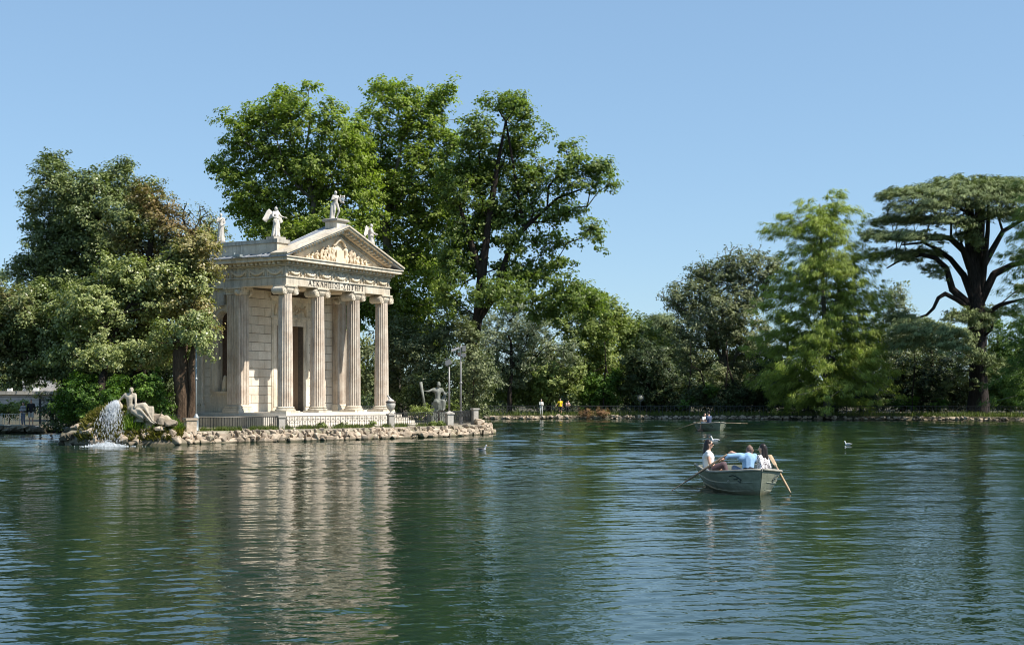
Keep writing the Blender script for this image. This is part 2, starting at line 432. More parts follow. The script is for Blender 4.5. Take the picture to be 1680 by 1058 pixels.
def leaves_at(clumps, per, R0, L, W, flat=.8, up=.5, droop=0, axis=None, brown=None, grouptint=1.0):
    """leaf quads clustered round each clump centre; each clump is made of a few sprigs"""
    n = len(clumps); Rc = R0*(.6+.8*rng.random(n))
    per_n = np.maximum(6, (per*(Rc/R0)**2*.95)).astype(int)
    idx = np.repeat(np.arange(n), per_n); m_ = len(idx)
    ns = 6
    sp_dir = rdir(n*ns).reshape(n, ns, 3); sp_r = rng.random((n, ns, 1))**.5
    sp = sp_dir*sp_r; sp[..., 2] *= flat
    k = rng.integers(0, ns, m_)
    off = sp[idx, k]*Rc[idx, None]*.88+rng.normal(size=(m_, 3))*Rc[idx, None]*np.array([.20, .20, .13])
    c = clumps[idx]+off
    cc = clumps.mean(axis=0)
    outw = unit(off)*.5+unit(c-cc)*.35+np.array([0, 0, up])
    nrm = unit(outw+rdir(m_)*.55)
    dd = rdir(m_)+unit(off)*.6; dd[:, 2] -= droop
    if axis is not None:
        ax = unit(np.stack([c[:, 0]-axis[0], c[:, 1]-axis[1], np.zeros(m_)], axis=1)); dd = dd*.5+ax*.9; dd[:, 2] -= droop*.5
    dd = unit(dd)
    sz = .65+.7*rng.random(m_)
    V, Fc = leaf_geo(c, nrm, dd, L*sz, W*sz)
    tl = rng.random(m_); ct = rng.random(n)
    ct = np.clip(ct*.75*grouptint+rng.random(m_)[:].reshape(-1)[:n]*.0, 0, 1)
    bt = np.zeros(n) if brown is None else brown(clumps)
    tint = np.stack([tl, np.clip(ct[idx]+.25*rng.normal(size=m_), 0, 1), np.clip(bt[idx]+.18*rng.normal(size=m_)*(bt[idx] > .05), 0, 1)], axis=1)
    return V, Fc, np.repeat(tint, Fc.shape[1], axis=0)
def branches(start, targets, r_tip=.02, expo=2.3, rmax=9, wpath=.35, k=5, wig=.12, frac=1.0):
    """start: list of polylines [(pt, radius)...]; grows twigs to every target.  returns tubes mesh"""
    nodes_ = []; par = []; fix = []
    for pl in start:
        prev = -1
        if len(pl[0]) == 3: prev = pl[0][2]
        for j, q in enumerate(pl):
            nodes_.append(np.array(q[0], dtype=float)); par.append(prev); fix.append(q[1]); prev = len(nodes_)-1
    base = nodes_[0]
    # densify start
    nd2 = []; 
    plen = [0.0]*len(nodes_)
    for i in range(1, len(nodes_)):
        if par[i] >= 0: plen[i] = plen[par[i]]+np.linalg.norm(nodes_[i]-nodes_[par[i]])
    allowed = [i for i in range(len(nodes_)) if fix[i] > 0]
    T = sorted([np.array(t_) for t_ in targets], key=lambda t_: np.linalg.norm(t_-nodes_[len(start[0])//2]))
    ok = np.array([not (i < 2) for i in range(len(nodes_))])
    for t_ in T:
        A = np.array(nodes_); pl_ = np.array(plen); d = np.linalg.norm(A-t_, axis=1)
        cost = d+wpath*pl_+np.where(A[:, 2] > t_[2]+1, 1.5*(A[:, 2]-t_[2]), 0)
        cost[:len(ok)][~ok] += 50
        j = int(np.argmin(cost)); L_ = d[j]
        ns = max(1, int(L_/1.2)); prev = j; a = nodes_[j]
        side = rdir(1)[0]*L_*wig
        for q in range(1, ns+1):
            f = q/ns; pt = a+(t_-a)*f+side*math.sin(math.pi*f)+np.array([0, 0, .12*L_*math.sin(math.pi*f)])+rdir(1)[0]*.05*min(L_, 2)*(q < ns)
            nodes_.append(pt); par.append(prev); fix.append(0); plen.append(plen[prev]+np.linalg.norm(pt-nodes_[prev])); prev = len(nodes_)-1
    n = len(nodes_); cnt = np.zeros(n); ch = np.zeros(n, dtype=int)
    for i in range(n):
        if par[i] >= 0: ch[par[i]] += 1
    for i in range(n-1, -1, -1):
        if ch[i] == 0: cnt[i] = max(cnt[i], 1)
        if par[i] >= 0 and par[i] < i: cnt[par[i]] += cnt[i]
    rad = np.minimum(r_tip*np.power(np.maximum(cnt, 1), 1/expo), rmax)
    for i in range(n):
        if fix[i] > 0: rad[i] = fix[i]
    # tubes per edge
    A = np.array(nodes_); e = [(par[i], i) for i in range(n) if par[i] >= 0]
    e = np.array(e); p0 = A[e[:, 0]]; p1 = A[e[:, 1]]
    r1 = rad[e[:, 1]]; r0 = np.minimum(rad[e[:, 0]], r1*1.35)
    for q in range(len(e)):
        if fix[e[q, 1]] > 0: r0[q] = rad[e[q, 0]]
    d = unit(p1-p0); ref = np.where(np.abs(d[:, 2:3]) > .9, np.array([[1., 0, 0]]), np.array([[0, 0, 1.]]))
    a = unit(np.cross(ref, d)); b = np.cross(d, a)
    p1 = p1+d*r1[:, None]*.3
    V = []
    for (pp, rr) in ((p0, r0), (p1, r1)):
        for j in range(k):
            an = 2*math.pi*j/k
            V.append(pp+(a*math.cos(an)+b*math.sin(an))*rr[:, None])
    V = np.stack(V, axis=1)  # (m,2k,3)
    m_ = len(e); Fc = []
    for j in range(k): Fc.append([j, (j+1) % k, k+(j+1) % k, k+j])
    Fc = np.array(Fc)[None]+(np.arange(m_)*2*k)[:, None, None]
    return V.reshape(-1, 3), Fc.reshape(-1, 4)
def lob(Y, *ls, dy=None, yo=0):
    """lobes traced in the photograph's pixels at distance Y"""
    o = []
    for l in ls:
        c = P(l[0], l[1], Y+(l[4] if len(l) > 4 else rng.uniform(-1, 1)*2)); s = Y/F
        rx, rz = l[2]*s, l[3]*s
        o.append((c, (rx, dy or max(rx, rz)*.9, rz)))
    return o
def trunk_obj(pts, rad, mat, parent, k=12, name='trunk', lump=.12):
    # a lumpy tapered trunk
    mb = MB(); P2 = []; R2 = []
    for i in range(len(pts)-1):
        a = Vector(pts[i]); b = Vector(pts[i+1]); n_ = 4
        for j in range(n_): P2.append(a.lerp(b, j/n_)); R2.append(rad[i]+(rad[i+1]-rad[i])*j/n_)
    P2.append(Vector(pts[-1])); R2.append(rad[-1])
    mb.tube(P2, R2, k)
    ph = rng.random()*6
    vs_ = []
    for i, v in enumerate(mb.v):
        r_ = i//k; c = P2[r_]; d = Vector(v)-c; a = math.atan2(d.y, d.x)
        f = 1+lump*(math.sin(a*3+ph+r_*.3)+.6*math.sin(a*5-ph+r_*.5)+.5*math.sin(a*2+r_*.9))
        if r_ == 0: f *= 1.15
        vs_.append(tuple(c+d*f))
    mb.v = vs_
    return mb.build(name, mat, parent, smooth=True)
def tree(name, label, base, trunkpts, trunkrad, lobes, n, per, R0, L, W, mat, bmat='bark_dark', group=None, cat='tree',
         flat=.8, up=.5, droop=0, axis=None, brown=None, sparse=None, mind=.8, r_tip=.02, shell=.38, extra=None, wig=.12, wpath=.35, kbr=5, grouptint=1.0, expo=2.3):
    root = empty(name, base, 0, label, cat, group)
    off = np.array(base)
    cl = crown_clumps(lobes, n, shell, mind*R0)
    V, Fc, T = leaves_at(cl, per, R0, L, W, flat, up, droop, axis, brown, grouptint)
    if sparse:
        c2 = crown_clumps(sparse[0], sparse[1], .6, .4)
        V2, F2, T2 = leaves_at(c2, sparse[2], R0*.55, L*.8, W*.8, flat, up, droop, axis, brown)
        Fc = np.vstack([Fc, F2+len(V)]); V = np.vstack([V, V2]); T = np.vstack([T, T2])
        tg = np.vstack([cl, c2])
    else: tg = cl
    link('crown', mesh_np('crown', V-off, Fc, T), mat, root)
    tp = [Vector(q)-Vector(base) for q in trunkpts]
    trunk_obj(tp, trunkrad, bmat, root)
    start = [[(np.array(q), r_*.9) for q, r_ in zip(trunkpts, trunkrad)]]
    if extra:
        for e_ in extra: start.append(e_)
    BV, BF = branches(start, tg, r_tip, expo, k=kbr, wig=wig, wpath=wpath)
    link('branch', mesh_np('branch', BV-off, BF, smooth=True), bmat, root)
    return root
def bush(name, label, lobes, n, per, R0, L, W, mat, group=None, cat='bush', base=None, stems=True, **kw):
    c = np.array([list(l[0]) for l in lobes]).mean(axis=0)
    base = base or (c[0], c[1], .4)
    root = empty(name, base, 0, label, cat, group); off = np.array(base)
    cl = crown_clumps(lobes, n, kw.pop('shell', .4), R0*.7)
    V, Fc, T = leaves_at(cl, per, R0, L, W, **kw)
    link('foliage', mesh_np('foliage', V-off, Fc, T), mat, root)
    if stems:
        s0 = [[(off, .08), (off+np.array([.05, 0, .3]), .07), (off+np.array([0, .05, .9]), .05)]]
        BV, BF = branches(s0, cl, .012, 2.3, k=3)
        link('stem', mesh_np('stem', BV-off, BF), 'bark_dark', root)
    return root

# ------------------------------------------------------------------ ground, lake, island
def poly_sd(px, py, poly):
    px = px[..., None]; py = py[..., None]
    A = np.array(poly); B = np.roll(A, -1, axis=0)
    ex, ey = B[:, 0]-A[:, 0], B[:, 1]-A[:, 1]; wx, wy = px-A[:, 0], py-A[:, 1]
    t_ = np.clip((wx*ex+wy*ey)/(ex*ex+ey*ey), 0, 1)
    d = np.sqrt((wx-ex*t_)**2+(wy-ey*t_)**2).min(axis=-1)
    c = ((A[:, 1] > py) != (B[:, 1] > py)) & (wx < ex*wy/np.where(ey == 0, 1e-9, ey))
    ins = c.sum(axis=-1) % 2 == 1
    return np.where(ins, -d, d)
far_shore = [(-27, 128), (-16, 136), (-4, 139.5), (8, 139), (18, 139.5), (30, 137), (41, 133.5), (48, 129), (55, 124), (66, 118)]
lake = [(-150, 40), (-60, 80), (-40, 86.5), (-31.2, 87.6), (-30, 90), (-30, 118)]+far_shore+[(90, 90), (100, 30), (60, -20), (20, 3), (-20, 3), (-80, -20), (-150, -10)]
xs = np.concatenate([-np.geomspace(6000, 160, 14), np.arange(-150, -62, 4), np.arange(-60, 90, 1.0), np.arange(92, 150, 4), np.geomspace(160, 6000, 14)])
ys = np.concatenate([-np.geomspace(3000, 60, 8), np.arange(-50, 75, 4), np.arange(76, 150, 1.0), np.arange(152, 200, 4), np.geomspace(210, 9000, 16)])
XX, YY = np.meshgrid(xs, ys)
sdv = poly_sd(XX, YY, lake)
zz = np.where(sdv > 0, .36+np.clip(sdv-1, 0, 40)*.012, np.maximum(-1.5, .36+sdv*3))
zz += np.where(sdv > 1, .05*np.sin(XX*.7)*np.sin(YY*.9), 0)
V = np.stack([XX, YY, zz], axis=-1).reshape(-1, 3); ny, nx = XX.shape
ii = np.arange(ny*nx).reshape(ny, nx)
Fc = np.stack([ii[:-1, :-1], ii[:-1, 1:], ii[1:, 1:], ii[1:, :-1]], axis=-1).reshape(-1, 4)
link('ground', mesh_np('ground', V, Fc, smooth=True), 'ground_soil', None, 'structure')
MB().add([(-200, -60, -.16), (150, -60, -.16), (150, 145, -.16), (-200, 145, -.16)], [(0, 1, 2, 3)]).build('lake_water', 'water', None, kind='structure')
def lake_surface():
    rw = np.random.default_rng(21)
    kq = .0040; nrow = int(math.log(146/9.5)/kq); ncol = 480
    yr = 9.5*np.exp(kq*np.arange(nrow+1))
    u = np.linspace(-1, 1, ncol+1); half = .45*yr+7.0
    Xg = half[:, None]*u[None, :]; Yg = np.repeat(yr[:, None], ncol+1, axis=1)
    dy = kq*yr; dx = 2*half/ncol
    bands = (3.0, 1.6, .9, .52, .33, .21)
    w0 = (.14, .20, .32, .65, 1.0, 1.1)
    wts = []
    for lam, b0 in zip(bands, w0):
        wts.append(b0*np.clip((lam/dy-2.3)/1.6, 0, 1)*np.clip((lam/dx-2.3)/1.6, 0, 1))
    wts = np.array(wts); nrm = np.sqrt((wts**2).sum(axis=0)); wts = wts/np.maximum(nrm, 1e-6)
    # gust patches
    gust = np.zeros_like(Xg)
    for q in range(10):
        a = rw.uniform(-.6, .6)+math.pi/2; lam = rw.uniform(9, 42); k = 2*math.pi/lam
        gust += np.sin(k*(Xg*math.cos(a)*.6+Yg*math.sin(a))+rw.uniform(0, 6.28))
    gust = np.clip(.5+.5*gust/3.0, 0, 1); slope = .036+.046*gust
    slope *= np.clip(.72+.28*(Yg-13)/22, .7, 1)
    Z = np.zeros_like(Xg)
    for bi, lam0 in enumerate(bands):
        acc = np.zeros_like(Xg); ns_ = 16
        act = wts[bi] > 0
        if not act.any(): continue
        for q in range(ns_):
            lam = lam0*rw.uniform(.7, 1.35); k = 2*math.pi/lam; a = math.pi/2+rw.normal()*(.55 if lam0 > .8 else .95)+.12
            ph = rw.uniform(0, 6.28)
            arg = k*(Xg[act]*math.cos(a)+Yg[act]*math.sin(a))+ph
            # amplitude groups travel with each train
            ar = 2*math.pi/(lam*rw.uniform(4, 9)); env = .6+.4*np.sin(ar*(Xg[act]*math.cos(a+.9)+Yg[act]*math.sin(a+.9))+ph*2)
            acc[act] += np.sin(arg)*env/k
        Z += acc*np.sqrt(2/ns_)*1.25*wts[bi][:, None]
    Z *= slope
    Z -= .0
    V = np.stack([Xg, Yg, Z], axis=-1).reshape(-1, 3); ii = np.arange(V.shape[0]).reshape(Xg.shape)
    Fc = np.stack([ii[:-1, :-1], ii[:-1, 1:], ii[1:, 1:], ii[1:, :-1]], axis=-1).reshape(-1, 4)
    link('water', mesh_np('water', V, Fc, smooth=True), 'water', None, 'structure')
lake_surface()

ISL = [(-20.0, 64.6), (-17.9, 66.2), (-16.5, 67.0), (-12.5, 70.2), (-9.0, 73.0), (-6.2, 76.2), (-3.6, 79.5), (-1.7, 83.4), (-1.3, 86.5),
       (-2.6, 92), (-6, 100), (-14, 106), (-24, 104), (-29, 95), (-27, 84), (-24.5, 74), (-22.5, 67)]
ZI = .62
def offset_poly(poly, d):
    o = []; n = len(poly)
    for i in range(n):
        a, b, c = Vector(poly[i-1]), Vector(poly[i]), Vector(poly[(i+1) % n])
        e1 = (b-a).normalized(); e2 = (c-b).normalized()
        nn = Vector((-(e1.y+e2.y), e1.x+e2.x)).normalized(); o.append((b.x+nn.x*d, b.y+nn.y*d))
    return o
isl_in = offset_poly(ISL, .35)
n = len(ISL)
mb = MB(); mb.add([(x, y, -1.4) for x, y in ISL]+[(x, y, ZI-.12) for x, y in offset_poly(ISL, .12)]+[(x, y, ZI) for x, y in isl_in],
       [(i, (i+1) % n, n+(i+1) % n, n+i) for i in range(n)]+[(n+i, n+(i+1) % n, 2*n+(i+1) % n, 2*n+i) for i in range(n)]+[tuple(range(2*n, 3*n))])
mb.build('island_ground', 'ground_gravel', None, kind='structure')

# ------------------------------------------------------------------ temple
TA = R(58.5)
A0 = G(468, 77.0)
temple = empty('temple', (A0.x, A0.y, 0), TA, 'cream marble temple with fluted columns, pediment and Greek lettering on the island', 'temple')
TM = Matrix.Translation(A0) @ Matrix.Rotation(TA, 4, 'Z')
def TW(x, y, z): return TM @ Vector((x, y, z))
TX = [0, 2.86, 6.27, 9.13]; WX = 9.13; VB = 3.63; VE = 6.9
Z0, Z1 = 1.45, 8.77
# steps
for i in range(5):
    z1 = Z0-i*.19; d = .62+i*.30
    mb = MB(); mb.box(-d, WX+d, -d, VE+d*.8, z1-.17-.0, z1)
    mb.box(-d+.04, WX+d-.04, -d+.04, VE+d*.8-.04, z1-.2, z1-.17)
    mb.build('step', 'marble_step', temple)
MB().box(-2.1, -1.3, -.2, 6.0, .6, 1.22).build('step_landing', 'marble_weathered', temple)
# columns
def volute(mb, cx, cz, y0, y1, r_):
    k = 16
    for q, rr in enumerate((r_, r_*.62, r_*.3)):
        e = .02*q
        vs_ = [(cx+rr*math.cos(2*math.pi*j/k), y, cz+rr*math.sin(2*math.pi*j/k)) for y in (y0-e, y1+e) for j in range(k)]
        mb.add(vs_, [(j, (j+1) % k, k+(j+1) % k, k+j) for j in range(k)]+[tuple(range(k)), tuple(range(2*k-1, k-1, -1))])
        if q == 0:
            # raised scroll ring
            for y in (y0-.035, y1+.035):
                pts = [(cx+(rr*.86-.0*j)*math.cos(2*math.pi*j/12), y, cz+rr*.86*math.sin(2*math.pi*j/12)) for j in range(13)]
                mb.tube(pts, .022, 4, False)
def capital(mb, r_, z):
    mb.lathe([(r_*1.0, z), (r_*1.08, z+.05), (r_*1.22, z+.16), (r_*1.22, z+.24)], 20)
    mb.box(-r_*1.25, r_*1.25, -r_*1.02, r_*1.02, z+.2, z+.36)
    for s in (-1, 1): volute(mb, s*r_*1.28, z+.13, -r_*1.02, r_*1.02, .235)
    mb.box(-r_*1.38, r_*1.38, -r_*1.22, r_*1.22, z+.362, z+.45)
zs_top = Z1-.45; zb = Z0+.36
base_mb = MB(); base_mb.box(-.60, .60, -.60, .60, Z0, Z0+.12)
base_mb.lathe([(.58, Z0+.121), (.60, Z0+.17), (.57, Z0+.21), (.50, Z0+.225), (.49, Z0+.26), (.53, Z0+.275), (.54, Z0+.31), (.50, Z0+.34), (.47, zb)], 28)
base_me = base_mb.mesh('base', True)
for p_ in base_me.polygons: p_.use_smooth = p_.index > 6
def flute(j, k): return (1.0, .975, .905, .885, .905, .975)[j % 6]
prof = []
for i in range(9):
    f = i/8; prof.append((.445*(1-.155*f**1.6), zb+f*(zs_top+.06-zb)))
half = 4
shaft_me = MB().lathe(prof, 120, mod=flute).mesh('shaft')
cap_mb = MB(); capital(cap_mb, .385, zs_top); cap_me = cap_mb.mesh('capital')
for M_ in (base_me, shaft_me, cap_me): recalc(M_)
cs_ = []
for i, x in enumerate(TX):
    o = link('column', shaft_me, 'marble_column', temple); o.location = (x, 0, 0); cs_.append(o)
for i, x in enumerate(TX):
    for nm, me, mt in (('column_base', base_me, 'marble'), ('column_shaft', shaft_me, 'marble_column'), ('column_capital', cap_me, 'marble')):
        if nm == 'column_shaft': continue
        o = link(nm, me, mt, cs_[i])
# corner piers (square, fluted on the front and outer face)
def pier(x, y, w_=.46):
    mb = MB(); mb.box(x-w_+.02, x+w_-.02, y-w_+.02, y+w_-.02, Z0+.4, zs_top+.1)
    for j in range(7):
        c = -w_+.07+j*(2*w_-.14)/6
        mb.box(x+c-.035, x+c+.035, y-w_-.012, y-w_+.02, Z0+.5, zs_top)
        for s in (-1, 1): mb.box(x+s*(w_-.02) if s > 0 else x-w_-.012, x+w_+.012 if s > 0 else x-w_+.02, y+c-.035, y+c+.035, Z0+.5, zs_top)
    pr_ = mb.build('pier', 'marble_column', temple)
    mb = MB()
    for (e, a, b) in ((.20, 0, .14), (.15, .141, .25), (.09, .251, .31), (.11, .311, .37), (.04, .371, .42)):
        mb.box(x-w_-e, x+w_+e, y-w_-e, y+w_+e, Z0+a, Z0+b)
    mb.build('pier_base', 'marble', pr_)
    mb = MB(); mb.box(x-w_-.03, x+w_+.03, y-w_-.03, y+w_+.03, zs_top+.05, zs_top+.2)
    mb.box(x-w_-.08, x+w_+.08, y-w_-.08, y+w_+.08, zs_top+.201, zs_top+.34)
    mb.box(x-w_-.16, x+w_+.16, y-w_-.16, y+w_+.16, zs_top+.341, zs_top+.45)
    for sx_ in (-1, 1):
        volute(mb, x+sx_*(w_+.05), zs_top+.15, y-w_-.07, y-w_+.1, .17)
        for sy_ in (-1,):
            k = 14; yy = y+sy_*(w_+.02); xx0, xx1 = x+sx_*(w_+.07), x+sx_*(w_-.1)
            vs_ = [(xx, yy+.17*math.cos(2*math.pi*j/k), zs_top+.15+.17*math.sin(2*math.pi*j/k)) for xx in (xx0, xx1) for j in range(k)]
            mb.add(vs_, [(j, (j+1) % k, k+(j+1) % k, k+j) for j in range(k)]+[tuple(range(k)), tuple(range(2*k-1, k-1, -1))])
    mb.build('pier_capital', 'marble', pr_)
pier(0, VB); pier(WX, VB)
# cella: core walls (joint colour) with separate ashlar blocks standing proud
YW = VB-.02          # face of front wall
DX0, DX1, DZ = 3.32, 5.82, 6.75
def wallbox(x0, x1, y0, y1, z0, z1, mat='joint_dark', nm='wall_core'):
    return MB().box(x0, x1, y0, y1, z0, z1).build(nm, mat, temple)
wallbox(.4, DX0, YW+.03, YW+.42, Z0, Z1); wallbox(DX1, WX-.4, YW+.03, YW+.42, Z0, Z1); wallbox(DX0, DX1, YW+.03, YW+.42, DZ, Z1)
ch = .512
blk = {}
def block(x0, x1, z0, z1, y0=None, mat='marble_block'):
    y0 = YW if y0 is None else y0
    key = (round(x1-x0, 3), round(z1-z0, 3))
    if key not in blk:
        g = .012
        blk[key] = MB().bevbox(g, key[0]-g, -.035, .03, g, key[1]-g, .014).mesh('block')
    o = link('block', blk[key], mat, temple); o.location = (x0, y0, z0); return o
nrow = int(round((Z1-Z0)/ch)); ch = (Z1-Z0)/nrow
for r_ in range(nrow):
    z0 = Z0+r_*ch
    xl, xr = .46, 2.86
    if r_ == 0:
        block(xl, xl+1.2, z0, z0+ch); block(xl+1.2, xr, z0, z0+ch)
        block(6.27, 7.47, z0, z0+ch); block(7.47, 8.67, z0, z0+ch); continue
    cuts = [xl, xl+.6, xl+1.8, xr] if r_ % 2 else [xl, xl+1.2, xr]
    for a, b in zip(cuts, cuts[1:]): block(a, b, z0, z0+ch)
    cuts = [6.27, 6.87, 8.07, 8.67] if r_ % 2 else [6.27, 7.47, 8.67]
    for a, b in zip(cuts, cuts[1:]): block(a, b, z0, z0+ch)
# door surround
for x0, x1 in ((2.86, DX0), (DX1, 6.27)):
    s = 1 if x0 < 4 else -1
    mb = MB(); mb.box(x0+.003, x1-.003, YW-.09, YW+.02, Z0, 7.0)
    mb.box(x0+.08, x1-.08, YW-.12, YW-.09, Z0+.3, 6.8)
    mb.build('door_jamb', 'marble', temple)
mb = MB(); mb.box(2.86, 6.27, YW-.10, YW+.02, 7.003, 7.16); mb.box(2.7, 6.43, YW-.16, YW+.02, 7.163, 7.28); mb.box(DX0, DX1, YW-.06, YW+.03, DZ-.02, 7.0)
mb.build('door_lintel', 'marble', temple)
mb = MB(); mb.box(2.86, 6.27, YW-.03, YW+.03, 7.283, 8.2)
mb.box(2.7, 6.43, YW-.14, YW+.03, 8.203, 8.36); mb.box(2.55, 6.58, YW-.22, YW+.03, 8.363, 8.5)
mb.build('door_cornice', 'marble', temple)
mb = MB()
cxd = 4.565
for s in (-1, 1):
    pts = [(cxd+s*(.25+.55*math.sin(a)), YW-.07, 7.72-.28*math.cos(a)) for a in np.linspace(.3, 2.8, 9)]
    mb.tube(pts, .055, 5)
    for q, (ax, rr) in enumerate(((.9, .2), (1.25, .14), (.42, .17))):
        pts = [(cxd+s*(ax+rr*(1-j/14)*math.cos(j*.7)), YW-.06, 7.72+rr*(1-j/14)*math.sin(j*.7)) for j in range(13)]
        mb.tube(pts, .04, 4)
mb.tube([(cxd+.22*math.cos(a), YW-.08, 7.72+.26*math.sin(a)) for a in np.linspace(0, 6.28, 15)], .06, 5)
mb.build('door_carving', 'marble_carving', temple)
for s in (-1, 1):  # standing relief beside the scroll
    me = blob([('c', (cxd+s*1.42, YW-.06, 7.4), (cxd+s*1.36, YW-.08, 7.78), .08, .09), ('e', (cxd+s*1.34, YW-.1, 7.95), (.07, .07, .09)), ('c', (cxd+s*1.38, YW-.08, 7.75), (cxd+s*1.18, YW-.1, 7.9), .04, .03)], .03, 2)
    link('door_carving_figure', me, 'marble_carving', temple)
# side walls with the arched opening
def side_wall(xo, xi, see=True):
    """wall between x=xo (outer) and xi (inner), y 3.9..VE, round-headed opening"""
    yc, hw, zsill, zsp = 4.62, .52, 2.7, 6.85
    y0, y1 = VB+.3, VE
    seg = 14
    mb = MB()
    for (ya, yb, za, zb_) in ((y0, yc-hw, Z0, Z1), (yc+hw, y1, Z0, Z1), (yc-hw, yc+hw, Z0, zsill)):
        if yb > ya: mb.box(min(xo, xi), max(xo, xi), ya, yb, za, zb_)
    for j in range(seg):
        a0 = math.pi*(1-j/seg); a1 = math.pi*(1-(j+1)/seg)
        ya, yb = yc+hw*math.cos(a0), yc+hw*math.cos(a1); za, zc = zsp+hw*math.sin(a0), zsp+hw*math.sin(a1)
        vs_ = []
        for x in (min(xo, xi), max(xo, xi)): vs_ += [(x, ya, za), (x, yb, zc), (x, yb, Z1), (x, ya, Z1)]
        mb.add(vs_, [(0, 1, 2, 3), (7, 6, 5, 4), (0, 4, 5, 1)])
    sw_ = mb.build('side_wall', 'marble', temple)
    s = -1 if xo < xi else 1
    # archivolt and sill
    for (ro, ri, e) in ((.98, .80, .10), (.80, .60, .06)):
        mb = MB(); pr = []
        for j in range(17):
            a = math.pi*j/16; pr.append((math.cos(a), math.sin(a)))
        vs_ = []
        for (c_, s_) in pr:
            for rr, xx in ((ri, xo), (ri, xo+s*e), (ro, xo+s*e), (ro, xo)): vs_.append((xx, yc+rr*c_, zsp+rr*s_))
        fs_ = []
        for j in range(16):
            for q in range(4): fs_.append((j*4+q, j*4+(q+1) % 4, (j+1)*4+(q+1) % 4, (j+1)*4+q))
        mb.add(vs_, fs_)
        for yy in (-1, 1):
            ya, yb = sorted((yc+yy*ri, yc+yy*ro)); mb.box(min(xo, xo+s*e), max(xo, xo+s*e), ya, yb, zsill, zsp)
        recalc(mb.build('arch_moulding', 'marble', sw_).data)
    MB().box(min(xo, xo+s*.14), max(xo, xo+s*.14), yc-.75, yc+.75, zsill-.16, zsill-.003).build('window_sill', 'marble_carving', sw_)
    MB().box(min(xo, xo+s*.05), max(xo, xo+s*.05), yc+.95, VE-.02, zsill-.32, zsill-.2).build('string_course', 'marble', temple)
    # quoins
    for r_ in range(nrow):
        z0 = Z0+r_*ch
        if r_ == 0: continue
        o = link('quoin', MB().box(min(xo-.035, xo+.02), max(xo-.02, xo+.035), 0, .42, .03, ch-.03).mesh('quoin'), 'marble_block', sw_)
        o.location = (0, 5.72, z0)
    MB().box(min(xo, xo+s*.12), max(xo, xo+s*.12), 6.3, VE+.12, Z0, Z1).build('corner_pilaster', 'marble', temple)
    mb = MB(); mb.box(min(xo, xo+s*.3), max(xo, xo+s*.3), 6.15, VE+.28, Z0, Z0+.42); mb.box(min(xo, xo+s*.22), max(xo, xo+s*.22), 6.22, VE+.2, Z0+.421, Z0+.55)
    mb.build('pilaster_base', 'marble', temple)
    MB().box(min(xo, xo+s*.2), max(xo, xo+s*.2), 6.2, VE+.2, Z1-.25, Z1-.003).build('pilaster_capital', 'marble', temple)
side_wall(-.15, .28); side_wall(WX+.15, WX-.28)
# keystone console beside the pier
MB().box(-.36, -.1, 4.45, 4.8, 7.75, 8.4).build('keystone', 'marble_weathered', temple)
# small sculpture in the side opening
me = blob([('c', (0.05, 4.75, 2.75), (.05, 4.72, 3.3), .2, .16), ('e', (.05, 4.7, 3.5), (.13, .13, .17))], .05, 3)
link('window_sculpture', me, 'marble_carving', temple)
# back wall with opening, interior
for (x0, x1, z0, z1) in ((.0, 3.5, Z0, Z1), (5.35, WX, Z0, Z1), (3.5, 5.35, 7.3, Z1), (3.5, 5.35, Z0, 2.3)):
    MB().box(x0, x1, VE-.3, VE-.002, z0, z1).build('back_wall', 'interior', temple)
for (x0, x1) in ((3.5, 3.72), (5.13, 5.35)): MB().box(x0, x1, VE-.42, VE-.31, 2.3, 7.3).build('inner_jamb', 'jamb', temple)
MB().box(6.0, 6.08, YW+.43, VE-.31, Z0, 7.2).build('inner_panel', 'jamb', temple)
MB().box(3.36, 5.78, YW+.3, YW+.34, Z0, Z0+2.0).build('door_gate', 'iron', temple) if False else None
# ceiling of porch with beams
MB().box(-.3, WX+.3, .35, VE-.31, Z1+.12, Z1+.2).build('porch_ceiling', 'marble_carving', temple)
for x in TX: MB().box(x-.25, x+.25, .36, VB-.46, Z1+.002, Z1+.118).build('ceiling_beam', 'marble_carving', temple)
# entablature
E = .38
def ring(name, e, z0, z1, mat, yb=VE+.35, thick=None):
    mb = MB()
    if thick is None: mb.box(-e, WX+e, -e, yb-E+e, z0, z1)
    else:
        mb.box(-e, WX+e, -e, thick-E, z0, z1); mb.box(-e, thick-E, thick-E+.001, yb-E+e, z0, z1); mb.box(WX+E-thick, WX+e, thick-E+.001, yb-E+e, z0, z1)
    return mb.build(name, mat, temple)
ring('architrave', E, Z1, 9.22, 'marble', thick=.76)
ring('architrave_moulding', E+.06, 9.221, 9.30, 'marble', thick=.80)
ring('frieze', E-.02, 9.301, 9.86, 'marble')
ring('cornice_bed', E+.10, 9.861, 9.93, 'marble_carving')
ring('cornice_core', E+.06, 9.931, 10.12, 'marble_carving')
ring('cornice', .93, 10.121, 10.30, 'marble')
ring('cornice_lip', 1.0, 10.301, 10.36, 'marble')
mb = MB()
def dent(x0, x1, y0, y1): mb.box(x0, x1, y0, y1, 9.945, 10.115)
nd_ = 30
for i in range(nd_):
    x = -E-.1+i*(WX+2*E+.2-.16)/(nd_-1); dent(x, x+.17, -E-.30, -E-.062)
for i in range(22):
    y = -E+.25+i*.335
    dent(-E-.30, -E-.062, y, y+.17); dent(WX+E+.062, WX+E+.30, y, y+.17)
mb.build('dentils', 'marble', temple, kind='stuff')
